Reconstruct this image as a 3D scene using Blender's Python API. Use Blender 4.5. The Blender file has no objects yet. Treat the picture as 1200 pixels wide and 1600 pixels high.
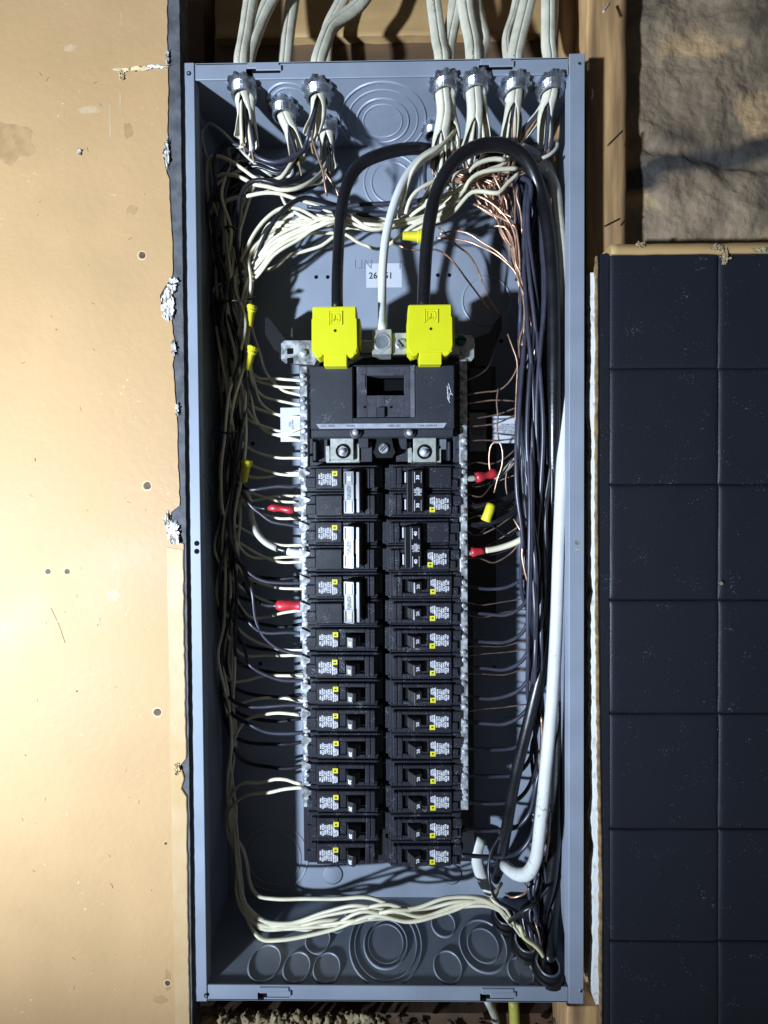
import bpy, bmesh, math, random
from mathutils import Vector, Matrix, noise

# ------------------------------------------------------------------ camera, light, exposure
scn = bpy.context.scene
COL = scn.collection
S = 0.001                      # everything below is written in millimetres
D = 374.0                      # camera to rim plane
YAW, PITCH, ROLL, F, CY = -0.0102, -0.0163, -0.0066, 650.0, 745.0
fw = Vector((math.sin(YAW)*math.cos(PITCH), math.cos(YAW)*math.cos(PITCH), math.sin(PITCH)))
rt0 = Vector((math.cos(YAW), -math.sin(YAW), 0))
up0 = rt0.cross(fw)
RT = rt0*math.cos(ROLL) + up0*math.sin(ROLL)
UP = up0*math.cos(ROLL) - rt0*math.sin(ROLL)
EYE = Vector((0, -D, 0))
cd = bpy.data.cameras.new('camera'); cam = bpy.data.objects.new('camera', cd); COL.objects.link(cam)
m = Matrix((RT, UP, -fw)).transposed().to_4x4(); m.translation = EYE*S
cam.matrix_world = m
cd.sensor_width = 36; cd.lens = F/1600*36; cd.shift_y = -(800-CY)/1600
cd.clip_start = 0.01; cd.clip_end = 20
scn.camera = cam

w = bpy.data.worlds.new('World'); scn.world = w; w.use_nodes = True
bg = w.node_tree.nodes['Background']; bg.inputs[0].default_value = (0.88, 0.88, 0.88, 1); bg.inputs[1].default_value = 0.075

LP = Vector((-880, -850, -330))  # the work lamp, low and left of the camera, beam aimed up at the box
ld = bpy.data.lights.new('work_lamp', 'SPOT'); ld.shadow_soft_size = 0.034
ld.spot_size = math.radians(77); ld.spot_blend = 1.0
ld.energy = 200; ld.color = (0.80, 0.95, 1.13)
lo = bpy.data.objects.new('work_lamp', ld); COL.objects.link(lo); lo.location = LP*S
lo.rotation_euler = (Vector((-160, 0, 50))-LP).to_track_quat('-Z', 'Y').to_euler()

scn.view_settings.view_transform = 'Standard'; scn.view_settings.look = 'None'
scn.view_settings.exposure = 0; scn.view_settings.gamma = 1
scn.cycles.max_bounces = 6

def ray(px, py): return (RT*((px-600)/F) + UP*((CY-py)/F) + fw)
def W(px, py, y=0):
    r = ray(px, py); return EYE + r*((y+D)/r.y)
def WZ(px, py, z):
    r = ray(px, py); return EYE + r*(z/r.z)
def WX(px, py, x):
    r = ray(px, py); return EYE + r*(x/r.x)

# ------------------------------------------------------------------ materials
MATS = {}
def mat(name, col, rough=0.5, metal=0.0, spec=0.5, noise_scale=0, noise_amt=0.0, col2=None, bump=0.0, bump_scale=None,
        stretch=(1, 1, 1), rvar=0.0, detail=6, lo_=0.35, hi_=0.65, speck=None, speck_scale=900, speck_t=0.72, coat=0):
    ks = 0.70 + 0.30*metal     # paints and plastics as measured under this lamp
    col = tuple(c*ks for c in col); col2 = tuple(c*ks for c in col2) if col2 else None; speck = tuple(c*ks for c in speck) if speck else None
    mt = bpy.data.materials.new(name); mt.use_nodes = True
    nt = mt.node_tree; b = nt.nodes['Principled BSDF']
    b.inputs['Base Color'].default_value = (*col, 1); b.inputs['Roughness'].default_value = rough
    b.inputs['Metallic'].default_value = metal; b.inputs['Specular IOR Level'].default_value = spec
    b.inputs['Coat Weight'].default_value = coat
    geo = nt.nodes.new('ShaderNodeNewGeometry')
    mp = nt.nodes.new('ShaderNodeMapping'); mp.inputs['Scale'].default_value = stretch
    nt.links.new(geo.outputs['Position'], mp.inputs[0])
    cur = None
    if noise_scale:
        n = nt.nodes.new('ShaderNodeTexNoise'); n.inputs['Scale'].default_value = noise_scale; n.inputs['Detail'].default_value = detail
        nt.links.new(mp.outputs[0], n.inputs['Vector'])
        r = nt.nodes.new('ShaderNodeValToRGB'); r.color_ramp.elements[0].position = lo_; r.color_ramp.elements[1].position = hi_
        c2 = col2 or tuple(c*(1-noise_amt) for c in col)
        r.color_ramp.elements[0].color = (*c2, 1); r.color_ramp.elements[1].color = (*col, 1)
        nt.links.new(n.outputs[0], r.inputs[0]); cur = r.outputs[0]
        if rvar:
            mr = nt.nodes.new('ShaderNodeMapRange'); mr.inputs['To Min'].default_value = max(0.05, rough-rvar); mr.inputs['To Max'].default_value = min(1, rough+rvar)
            mr.inputs['From Min'].default_value = 0.3; mr.inputs['From Max'].default_value = 0.7
            nt.links.new(n.outputs[0], mr.inputs[0]); nt.links.new(mr.outputs[0], b.inputs['Roughness'])
    if speck:
        n2 = nt.nodes.new('ShaderNodeTexNoise'); n2.inputs['Scale'].default_value = speck_scale; n2.inputs['Detail'].default_value = 3
        nt.links.new(geo.outputs['Position'], n2.inputs['Vector'])
        n3 = nt.nodes.new('ShaderNodeTexNoise'); n3.inputs['Scale'].default_value = speck_scale/14; n3.inputs['Detail'].default_value = 2
        nt.links.new(geo.outputs['Position'], n3.inputs['Vector'])
        mu = nt.nodes.new('ShaderNodeMath'); mu.operation = 'MULTIPLY_ADD'; mu.inputs[1].default_value = 0.6
        nt.links.new(n3.outputs[0], mu.inputs[0]); nt.links.new(n2.outputs[0], mu.inputs[2])
        r2 = nt.nodes.new('ShaderNodeMapRange'); r2.inputs['From Min'].default_value = speck_t+0.22; r2.inputs['From Max'].default_value = speck_t+0.32
        nt.links.new(mu.outputs[0], r2.inputs[0])
        mx = nt.nodes.new('ShaderNodeMix'); mx.data_type = 'RGBA'
        nt.links.new(r2.outputs[0], mx.inputs[0]); mx.inputs[7].default_value = (*speck, 1)
        if cur: nt.links.new(cur, mx.inputs[6])
        else: mx.inputs[6].default_value = (*col, 1)
        cur = mx.outputs[2]
    if cur: nt.links.new(cur, b.inputs['Base Color'])
    if bump:
        nb = nt.nodes.new('ShaderNodeTexNoise'); nb.inputs['Scale'].default_value = bump_scale or noise_scale; nb.inputs['Detail'].default_value = 8
        nt.links.new(mp.outputs[0], nb.inputs['Vector'])
        bp = nt.nodes.new('ShaderNodeBump'); bp.inputs['Strength'].default_value = bump; bp.inputs['Distance'].default_value = 0.0006
        nt.links.new(nb.outputs[0], bp.inputs['Height']); nt.links.new(bp.outputs[0], b.inputs['Normal'])
    MATS[name] = mt
    return mt
PAINT = mat('grey_enclosure_paint', (0.30, 0.338, 0.415), 0.5, spec=0.3, noise_scale=18, noise_amt=0.14, bump=0.12, bump_scale=1400, rvar=0.06, speck=(0.42, 0.43, 0.46), speck_scale=500, speck_t=0.84)
PAINTK = mat('grey_knockout_paint', (0.31, 0.348, 0.425), 0.42, noise_scale=60, noise_amt=0.12, bump=0.12, bump_scale=1400)
DARKHOLE = mat('dark_void', (0.004, 0.004, 0.005), 0.9, spec=0.1)
BLACKP = mat('black_breaker_plastic', (0.013, 0.014, 0.021), 0.40, noise_scale=70, col2=(0.025, 0.026, 0.036), lo_=0.3, hi_=0.62, bump=0.25, bump_scale=900, rvar=0.08, speck=(0.22, 0.22, 0.26), speck_scale=1100, speck_t=0.74)
BLACKM = mat('main_breaker_plastic', (0.012, 0.014, 0.023), 0.55, noise_scale=45, col2=(0.024, 0.026, 0.038), bump=0.3, bump_scale=1200, rvar=0.08, speck=(0.2, 0.2, 0.24), speck_scale=900, speck_t=0.78)
BEZEL = mat('worn_bezel_plastic', (0.06, 0.06, 0.08), 0.5, noise_scale=80, col2=(0.03, 0.03, 0.042), bump=0.3, bump_scale=1500, speck=(0.3, 0.3, 0.36), speck_scale=1300, speck_t=0.74)
HANDLE = mat('toggle_plastic', (0.035, 0.035, 0.04), 0.36, noise_scale=200, noise_amt=0.4, bump=0.1, bump_scale=2000)
TIE = mat('sheen_handle_tie_plastic', (0.07, 0.07, 0.085), 0.37, noise_scale=200, noise_amt=0.3)  # black tie plastic with its glare put into a paler base
TIEB = mat('black_handle_tie_plastic', (0.008, 0.008, 0.01), 0.4)
LABELM = mat('black_label_film', (0.01, 0.01, 0.015), 0.5)
WHITEINK = mat('white_print', (0.92, 0.92, 1.0), 0.6)
BLACKINK = mat('black_print', (0.02, 0.02, 0.02), 0.6)
YELLOWSQ = mat('yellow_mark', (0.78, 0.70, 0.03), 0.5)
YELLOW = mat('yellow_lug_cover_plastic', (0.72, 0.70, 0.012), 0.42, noise_scale=60, noise_amt=0.05, bump=0.08, bump_scale=1200, speck=(0.45, 0.42, 0.02), speck_scale=500, speck_t=0.83)
YCAP = mat('yellow_crimp_cap_plastic', (0.80, 0.70, 0.03), 0.4, noise_scale=90, noise_amt=0.12)
ZINC = mat('zinc_plated_steel', (0.66, 0.68, 0.71), 0.36, metal=0.6, noise_scale=160, noise_amt=0.65, bump=0.2, bump_scale=700, rvar=0.1)
ALU = mat('aluminium_lug', (0.64, 0.66, 0.62), 0.36, metal=0.6, noise_scale=220, noise_amt=0.28, bump=0.25, bump_scale=900)
LOCK = mat('connector_zinc', (0.50, 0.53, 0.60), 0.3, metal=0.9, noise_scale=160, noise_amt=0.4, bump=0.3, bump_scale=600, rvar=0.1)
GREENS = mat('green_screw', (0.03, 0.12, 0.09), 0.25, metal=0.7)
STEELD = mat('dark_chassis_steel', (0.016, 0.017, 0.022), 0.5, noise_scale=40, noise_amt=0.4, bump=0.2, bump_scale=900)
WHITEW = mat('white_wire_insulation', (0.86, 0.79, 0.58), 0.42, noise_scale=60, noise_amt=0.16, bump=0.1, bump_scale=600)
WHITEG = mat('greyed_white_wire', (0.56, 0.55, 0.48), 0.5, noise_scale=70, noise_amt=0.2)
SHEATH = mat('cable_jacket', (0.76, 0.71, 0.56), 0.5, noise_scale=80, noise_amt=0.22, bump=0.3, bump_scale=350)
PAPER = mat('kraft_paper_filler', (0.42, 0.27, 0.13), 0.8, noise_scale=300, noise_amt=0.4, bump=0.5, bump_scale=500)
BIGWHITE = mat('white_feeder_insulation', (0.70, 0.70, 0.68), 0.5, noise_scale=45, noise_amt=0.12, bump=0.2, bump_scale=300, speck=(0.30, 0.30, 0.30), speck_scale=350, speck_t=0.80)
BLACKW = mat('black_wire_insulation', (0.016, 0.016, 0.022), 0.33, noise_scale=90, noise_amt=0.3, bump=0.12, bump_scale=500, rvar=0.06)
BLACKW2 = mat('sheen_black_wire', (0.050, 0.050, 0.075), 0.36, noise_scale=90, noise_amt=0.3, bump=0.12, bump_scale=500)  # wire sheen put into a lighter, bluish base colour
BIGBLACK = mat('black_feeder_insulation', (0.010, 0.010, 0.013), 0.32, noise_scale=40, noise_amt=0.3, bump=0.25, bump_scale=260, rvar=0.07, speck=(0.08, 0.08, 0.1), speck_scale=500, speck_t=0.80)
COPPER = mat('bare_copper', (0.74, 0.45, 0.31), 0.38, metal=0.7, noise_scale=120, noise_amt=0.55, detail=3)
REDT = mat('red_tape', (0.62, 0.03, 0.05), 0.38, noise_scale=120, noise_amt=0.25, bump=0.5, bump_scale=220)
BTAPE = mat('black_tape', (0.012, 0.012, 0.014), 0.35, bump=0.4, bump_scale=300)
PLASTER = mat('cream_painted_board', (0.55, 0.345, 0.168), 0.6, spec=0.22, noise_scale=9, col2=(0.49, 0.31, 0.15), lo_=0.32, hi_=0.62, bump=0.55, bump_scale=150, rvar=0.10, speck=(0.66, 0.52, 0.32), speck_scale=330, speck_t=0.83)
PLASTERB = mat('pale_corner_band', (0.575, 0.40, 0.225), 0.55, spec=0.3, noise_scale=30, col2=(0.52, 0.345, 0.155), lo_=0.3, hi_=0.6, bump=0.25, bump_scale=260)
COPPERD = mat('dimmed_copper', (0.34, 0.22, 0.16), 0.45, metal=0.5, noise_scale=120, noise_amt=0.55, detail=3)  # darker copy of the copper, dimness of the right side in its colour
GYPEDGE = mat('grey_board_edge', (0.12, 0.122, 0.135), 0.85, noise_scale=90, noise_amt=0.5, bump=0.8, bump_scale=240)
TORN = mat('torn_white_paper', (0.85, 0.84, 0.80), 0.8, noise_scale=260, col2=(0.40, 0.34, 0.26), lo_=0.36, hi_=0.5, bump=0.8, bump_scale=500)
RUST = mat('rusty_nail', (0.13, 0.055, 0.03), 0.7, noise_scale=600, noise_amt=0.5, bump=0.6, bump_scale=900)
CRATER = mat('chipped_plaster', (0.64, 0.48, 0.26), 0.7, bump=0.5, bump_scale=500)
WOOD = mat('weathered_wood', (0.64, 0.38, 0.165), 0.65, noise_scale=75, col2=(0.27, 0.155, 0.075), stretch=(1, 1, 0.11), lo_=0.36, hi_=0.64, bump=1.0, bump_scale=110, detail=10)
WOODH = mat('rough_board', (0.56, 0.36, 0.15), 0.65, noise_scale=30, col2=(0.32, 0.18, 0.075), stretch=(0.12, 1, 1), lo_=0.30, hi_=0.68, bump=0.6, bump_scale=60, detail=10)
WOODM = mat('dark_brown_board', (0.17, 0.095, 0.045), 0.7, noise_scale=30, col2=(0.09, 0.05, 0.025), stretch=(0.12, 1, 1), bump=0.6, bump_scale=60, detail=10)  # same grain as the rough board, in a darker brown
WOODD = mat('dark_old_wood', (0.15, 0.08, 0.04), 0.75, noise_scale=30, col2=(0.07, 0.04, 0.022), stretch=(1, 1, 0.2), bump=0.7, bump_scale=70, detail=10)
TILEM = mat('black_embossed_tile', (0.0075, 0.009, 0.0155), 0.55, noise_scale=22, col2=(0.0135, 0.0155, 0.023), lo_=0.3, hi_=0.66, bump=0.5, bump_scale=900, rvar=0.1, speck=(0.10, 0.105, 0.12), speck_scale=620, speck_t=0.79, spec=0.35)
GROOVE = mat('tile_groove', (0.0035, 0.004, 0.006), 0.6, spec=0.2, noise_scale=60, noise_amt=0.3)
GYPW = mat('white_gypsum_edge', (0.86, 0.86, 0.84), 0.8, noise_scale=120, col2=(0.45, 0.40, 0.33), lo_=0.25, hi_=0.42, bump=0.8, bump_scale=260)
FIBRE = mat('brown_fibre_edge', (0.36, 0.22, 0.09), 0.8, noise_scale=180, noise_amt=0.55, bump=0.8, bump_scale=300)
FOAM = mat('yellowed_insulation', (0.38, 0.31, 0.19), 0.9, noise_scale=60, col2=(0.30, 0.22, 0.11), bump=0.9, bump_scale=240)
STICK = mat('pale_sticker', (0.62, 0.64, 0.72), 0.45, noise_scale=30, noise_amt=0.08)
CLEARP = mat('clear_film_label', (0.22, 0.25, 0.27), 0.25, noise_scale=40, noise_amt=0.3)
INDIC = mat('indicator_window', (0.62, 0.62, 0.68), 0.4)
NYLON = mat('black_nylon', (0.014, 0.014, 0.016), 0.35)
GREY = mat('grey_terminal', (0.18, 0.20, 0.23), 0.5, noise_scale=80, noise_amt=0.3)

# papery insulation facing with tar streak
def insul_mat():
    mt = bpy.data.materials.new('stained_kraft_facing'); mt.use_nodes = True; nt = mt.node_tree; b = nt.nodes['Principled BSDF']
    b.inputs['Roughness'].default_value = 0.85
    geo = nt.nodes.new('ShaderNodeNewGeometry')
    def N(sc, de=8, dist=0.0):
        n = nt.nodes.new('ShaderNodeTexNoise'); n.inputs['Scale'].default_value = sc; n.inputs['Detail'].default_value = de; n.inputs['Distortion'].default_value = dist
        nt.links.new(geo.outputs['Position'], n.inputs['Vector']); return n
    n1 = N(13, 12, 0.9); r1 = nt.nodes.new('ShaderNodeValToRGB')
    r1.color_ramp.elements[0].position = 0.32; r1.color_ramp.elements[0].color = (0.075, 0.052, 0.034, 1)
    r1.color_ramp.elements[1].position = 0.66; r1.color_ramp.elements[1].color = (0.215, 0.155, 0.098, 1)
    nt.links.new(n1.outputs[0], r1.inputs[0])
    n4 = N(9, 4, 0.3); r4 = nt.nodes.new('ShaderNodeMapRange'); r4.inputs['From Min'].default_value = 0.55; r4.inputs['From Max'].default_value = 0.62
    nt.links.new(n4.outputs[0], r4.inputs[0])
    m4 = nt.nodes.new('ShaderNodeMix'); m4.data_type = 'RGBA'; nt.links.new(r4.outputs[0], m4.inputs[0]); nt.links.new(r1.outputs[0], m4.inputs[6])
    m4.inputs[7].default_value = (0.36, 0.235, 0.12, 1)
    # tar streak: band in height, wobbling
    sep = nt.nodes.new('ShaderNodeSeparateXYZ'); nt.links.new(geo.outputs['Position'], sep.inputs[0])
    n2 = N(14, 6, 0.8)
    z0 = W(1100, 238, 30).z*S; x0 = W(1100, 238, 30).x*S
    a = nt.nodes.new('ShaderNodeMath'); a.operation = 'SUBTRACT'; nt.links.new(sep.outputs[2], a.inputs[0]); a.inputs[1].default_value = z0
    sl = nt.nodes.new('ShaderNodeMath'); sl.operation = 'MULTIPLY_ADD'; nt.links.new(sep.outputs[0], sl.inputs[0]); sl.inputs[1].default_value = -0.2; sl.inputs[2].default_value = 0.2*x0
    a2 = nt.nodes.new('ShaderNodeMath'); a2.operation = 'ADD'; nt.links.new(a.outputs[0], a2.inputs[0]); nt.links.new(sl.outputs[0], a2.inputs[1])
    nn = nt.nodes.new('ShaderNodeMath'); nn.operation = 'MULTIPLY_ADD'; nt.links.new(n2.outputs[0], nn.inputs[0]); nn.inputs[1].default_value = 0.04; nn.inputs[2].default_value = -0.020
    a3 = nt.nodes.new('ShaderNodeMath'); a3.operation = 'ADD'; nt.links.new(a2.outputs[0], a3.inputs[0]); nt.links.new(nn.outputs[0], a3.inputs[1])
    ab = nt.nodes.new('ShaderNodeMath'); ab.operation = 'ABSOLUTE'; nt.links.new(a3.outputs[0], ab.inputs[0])
    r3 = nt.nodes.new('ShaderNodeMapRange'); r3.inputs['From Min'].default_value = 0.006; r3.inputs['From Max'].default_value = 0.016; r3.inputs['To Min'].default_value = 1; r3.inputs['To Max'].default_value = 0
    nt.links.new(ab.outputs[0], r3.inputs[0])
    m5 = nt.nodes.new('ShaderNodeMix'); m5.data_type = 'RGBA'; nt.links.new(r3.outputs[0], m5.inputs[0]); nt.links.new(m4.outputs[2], m5.inputs[6]); m5.inputs[7].default_value = (0.026, 0.023, 0.021, 1)
    nt.links.new(m5.outputs[2], b.inputs['Base Color'])
    n5 = N(120, 10); bp = nt.nodes.new('ShaderNodeBump'); bp.inputs['Strength'].default_value = 0.9; bp.inputs['Distance'].default_value = 0.0025
    nt.links.new(n5.outputs[0], bp.inputs['Height']); nt.links.new(bp.outputs[0], b.inputs['Normal'])
    return mt
INSUL = insul_mat()

# ------------------------------------------------------------------ mesh helpers
class MB:
    """collects shapes in millimetres"""
    def __init__(s): s.bm = bmesh.new()
    def box(s, x0, x1, y0, y1, z0, z1, bev=0.0, rot=None, piv=None):
        if x0 > x1: x0, x1 = x1, x0
        if z0 > z1: z0, z1 = z1, z0
        if y0 > y1: y0, y1 = y1, y0
        r = bmesh.ops.create_cube(s.bm, size=1.0)
        vs = r['verts']
        for v in vs:
            v.co = Vector(((x0+x1)/2+v.co.x*(x1-x0), (y0+y1)/2+v.co.y*(y1-y0), (z0+z1)/2+v.co.z*(z1-z0)))
        if bev:
            es = list({e for v in vs for e in v.link_edges})
            rr = bmesh.ops.bevel(s.bm, geom=es, offset=bev, segments=1, affect='EDGES')
            vs = list({v for f in rr['faces'] for v in f.verts} | {v for v in vs if v.is_valid})
        if rot is not None:
            p = Vector(piv) if piv is not None else Vector(((x0+x1)/2, (y0+y1)/2, (z0+z1)/2))
            for v in vs: v.co = rot @ (v.co-p) + p
        return s
    def prism(s, pts, axis, a, b):
        """pts 2-D polygon extruded along axis ('x','y','z') from a to b"""
        def P(u, v, t):
            return Vector({'x': (t, u, v), 'y': (u, t, v), 'z': (u, v, t)}[axis])
        A = [s.bm.verts.new(P(u, v, a)) for u, v in pts]; B = [s.bm.verts.new(P(u, v, b)) for u, v in pts]
        n = len(pts)
        fs = [s.bm.faces.new(A), s.bm.faces.new(B[::-1])]
        for i in range(n): fs.append(s.bm.faces.new((A[i], B[i], B[(i+1) % n], A[(i+1) % n])))
        bmesh.ops.recalc_face_normals(s.bm, faces=fs)
        return s
    def cyl(s, c, axis, r, h, n=16, r2=None, bev=0):
        """centre of the first cap c, extends +h along axis"""
        r2 = r if r2 is None else r2
        pr = [(0, 0, r)] + [(h, 0, r2)]
        if bev: pr = [(0, 0, r), (h-bev, 0, r2), (h, 0, r2-bev)]
        return s.lathe(c, axis, [(p[0], p[2]) for p in pr], n, caps=True)
    def lathe(s, c, axis, prof, n=20, caps=False, closed=False):
        c = Vector(c); ax = Vector(axis).normalized()
        t = Vector((1, 0, 0)) if abs(ax.x) < 0.9 else Vector((0, 0, 1))
        e1 = ax.cross(t).normalized(); e2 = ax.cross(e1)
        rings = []
        for h, r in prof:
            rings.append([s.bm.verts.new(c+ax*h+(e1*math.cos(2*math.pi*i/n)+e2*math.sin(2*math.pi*i/n))*r) for i in range(n)])
        fs = []
        rr = list(zip(rings[:-1], rings[1:]))
        if closed: rr.append((rings[-1], rings[0]))
        for a, b in rr:
            for i in range(n): fs.append(s.bm.faces.new((a[i], a[(i+1) % n], b[(i+1) % n], b[i])))
        if caps and not closed:
            fs.append(s.bm.faces.new(rings[0][::-1])); fs.append(s.bm.faces.new(rings[-1]))
        bmesh.ops.recalc_face_normals(s.bm, faces=fs)
        return s
    def ring(s, c, axis, ro, ri, h, n=28, round_=0.0):
        k = min(round_, h*0.49, (ro-ri)*0.45)
        pr = [(0, ri), (0, ro), (h-k, ro), (h, ro-k), (h, ri+k), (h-k, ri)] if k else [(0, ri), (0, ro), (h, ro), (h, ri)]
        return s.lathe(c, axis, pr, n, closed=True)
    def tube(s, pts, ra, rb=None, n=8, taper=None, caps=True, wob=0.0):
        rb = rb or ra
        prev = None; rings = []; L = len(pts)
        for i, p in enumerate(pts):
            t = (pts[min(i+1, L-1)]-pts[max(i-1, 0)])
            if t.length < 1e-6: t = Vector((0, 0, 1))
            t.normalize()
            e1 = t.cross(Vector((0, 1, 0)))
            if e1.length < 0.25: e1 = (prev or Vector((1, 0, 0)))
            e1 = (e1 - t*e1.dot(t)).normalized()
            if prev is not None and e1.dot(prev) < 0: e1 = -e1
            if prev is not None: e1 = (e1*0.5+prev*0.5); e1 = (e1-t*e1.dot(t)).normalized()
            prev = e1; e2 = t.cross(e1)
            k = 1 if taper is None else taper(i/(L-1))
            if wob: k *= 1+wob*noise.noise(p*0.12)
            rings.append([s.bm.verts.new(p+e1*math.cos(2*math.pi*j/n)*ra*k+e2*math.sin(2*math.pi*j/n)*rb*k) for j in range(n)])
        for a, b in zip(rings[:-1], rings[1:]):
            for j in range(n):
                f = s.bm.faces.new((a[j], a[(j+1) % n], b[(j+1) % n], b[j])); f.smooth = True
        if caps:
            s.bm.faces.new(rings[0][::-1]); s.bm.faces.new(rings[-1])
        return s
    def mesh(s, name, material, origin=(0, 0, 0), smooth=False):
        o = Vector(origin)
        bm = s.bm
        for v in bm.verts: v.co = (v.co-o)*S
        if smooth:
            for f in bm.faces: f.smooth = True
        me = bpy.data.meshes.new(name); bm.to_mesh(me); bm.free()
        me.materials.append(material)
        return me

def catmull(P, step=4.0):
    out = []
    P = [P[0]*2-P[1]] + list(P) + [P[-1]*2-P[-2]]
    for i in range(1, len(P)-2):
        p0, p1, p2, p3 = P[i-1:i+3]
        n = max(2, int((p2-p1).length/step))
        d1 = max((p1-p0).length, 1e-3)**.5; d2 = max((p2-p1).length, 1e-3)**.5; d3 = max((p3-p2).length, 1e-3)**.5
        m1 = (p2-p1) - (p2-p0)*(d2/(d1+d2))*1.0 + (p1-p0)*(d2/d1)*1.0 if False else None
        # centripetal tangents
        t1 = ((p1-p0)/d1 - (p2-p0)/(d1+d2) + (p2-p1)/d2)*d2
        t2 = ((p2-p1)/d2 - (p3-p1)/(d2+d3) + (p3-p2)/d3)*d2
        for k in range(n):
            u = k/n; u2 = u*u; u3 = u2*u
            out.append(p1*(2*u3-3*u2+1)+t1*(u3-2*u2+u)+p2*(-2*u3+3*u2)+t2*(u3-u2))
    out.append(P[-2])
    return out

ORIG = {}
def tagp(o, label=None, cat=None, group=None, kind=None):
    if label: o['label'] = label
    if cat: o['category'] = cat
    if group: o['group'] = group
    if kind: o['kind'] = kind
    return o
def thing(name, label, cat, origin=(0, 0, 0), group=None):
    o = bpy.data.objects.new(name, None); COL.objects.link(o)
    o.empty_display_size = 0.01
    o.location = Vector(origin)*S; ORIG[o.name] = Vector(origin)
    return tagp(o, label, cat, group)
def wo(o):
    return ORIG[o.name]
def part(name, mb, material, parent, smooth=False, label=None):
    """geometry given in the same frame as the parent's origin was"""
    me = mb.mesh(name, material, wo(parent), smooth)
    o = bpy.data.objects.new(name, me); COL.objects.link(o); o.parent = parent
    ORIG[o.name] = wo(parent)
    if label: o['label'] = label
    return o
def partm(name, me, parent, pos, rot=None):
    o = bpy.data.objects.new(name, me); COL.objects.link(o); o.parent = parent
    o.location = (Vector(pos)-wo(parent))*S; ORIG[o.name] = Vector(pos)
    if rot: o.rotation_euler = rot
    return o
def single(name, mb, material, label, cat, group=None, kind=None, origin=None, smooth=False):
    if origin is None:
        mb.bm.verts.ensure_lookup_table(); origin = mb.bm.verts[0].co.copy()
    me = mb.mesh(name, material, origin, smooth)
    o = bpy.data.objects.new(name, me); COL.objects.link(o); o.location = Vector(origin)*S; ORIG[o.name] = Vector(origin)
    return tagp(o, label, cat, group, kind)
KIDS = {}
def copy_tree(o, parent=None):
    c = o.copy(); COL.objects.link(c); c.parent = parent; ORIG[c.name] = ORIG.get(o.name, Vector())
    for ch in [k for k in bpy.data.objects if k.parent == o]: copy_tree(ch, c)
    return c

def text_mesh(txt, size, material, name='print', lines_space=1.0, bold=0.0):
    cu = bpy.data.curves.new(name, 'FONT'); cu.body = txt; cu.size = size*S; cu.align_x = 'CENTER'; cu.align_y = 'CENTER'
    cu.space_line = lines_space; cu.extrude = 0.00006; cu.offset = bold*S; cu.resolution_u = 2
    ob = bpy.data.objects.new(name, cu); COL.objects.link(ob)
    dg = bpy.context.evaluated_depsgraph_get()
    me = bpy.data.meshes.new_from_object(ob.evaluated_get(dg)); me.name = name
    COL.objects.unlink(ob); bpy.data.objects.remove(ob)
    # stand it up: text x -> x, text y -> z, faces -y
    for v in me.vertices: v.co = Vector((v.co.x, -v.co.z, v.co.y))
    me.materials.clear(); me.materials.append(material)
    return me

# crop helper: points read off an enlarged crop
def C(ox, oy, k, pts): return [(ox+p[0]/k, oy+p[1]/k, *p[2:]) for p in pts]

# ------------------------------------------------------------------ enclosure
CX, CZ, BW, BH, DEP = -4.1, -62.9, 359.3, 851.5, 82.0
XL, XR, ZB, ZT = CX-BW/2, CX+BW/2, CZ-BH/2, CZ+BH/2
BR = 13.6
IL, IR, IB, IT = XL+BR, XR-BR, ZB+BR+0.5, ZT-BR-0.5      # rim inner edges
box = thing('electrical_panel_box', 'tall open grey steel electrical panel box with bare rim, set between wooden framing', 'electrical panel', (CX, DEP, ZB))
part('back_wall', MB().box(XL+3, XR-3, DEP, DEP+1.5, ZB+3, ZT-3), PAINT, box)
WI = 3.0
part('side_wall', MB().box(XL+1, XL+2.5, 1.6, DEP, ZB+1, ZT-1), PAINT, box)
part('side_wall', MB().box(XR-2.5, XR-1, 1.6, DEP, ZB+1, ZT-1), PAINT, box)
TOPZ, BOTZ = IT+1.5, IB-1.5
part('top_wall', MB().box(XL+2.6, XR-2.6, 3.0, DEP-.1, TOPZ, TOPZ+1.5), PAINT, box)
part('bottom_wall', MB().box(XL+2.6, XR-2.6, 3.0, DEP-.1, BOTZ-1.5, BOTZ), PAINT, box)
# rim strips
rl = MB(); rl.box(XL, IL, 0, 1.5, ZB-.6, ZT+.6, 0.5); rl.box(IL-1.4, IL, 1.5, 9, ZB+BR, ZT-BR); part('rim_strip', rl, PAINT, box)
rr_ = MB(); rr_.box(IR, XR, 0, 1.5, ZB-.6, ZT+3, 0.5); rr_.box(IR, IR+1.4, 1.5, 9, ZB+BR, ZT-BR); part('rim_strip', rr_, PAINT, box)
rt_ = MB(); rt_.box(IL+.4, IR-.4, 0.7, 2.2, IT, ZT, 0.4); rt_.box(IL+.4, IR-.4, 0.7, 14, ZT-1.2, ZT+.2); rtop = part('rim_strip', rt_, PAINT, box)
rb_ = MB(); rb_.box(IL+.4, IR-.4, 0.7, 2.2, ZB, IB, 0.4); rb_.box(IL+.4, IR-.4, 0.7, 14, ZB, ZB+1.2); rbot = part('rim_strip', rb_, PAINT, box)
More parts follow.
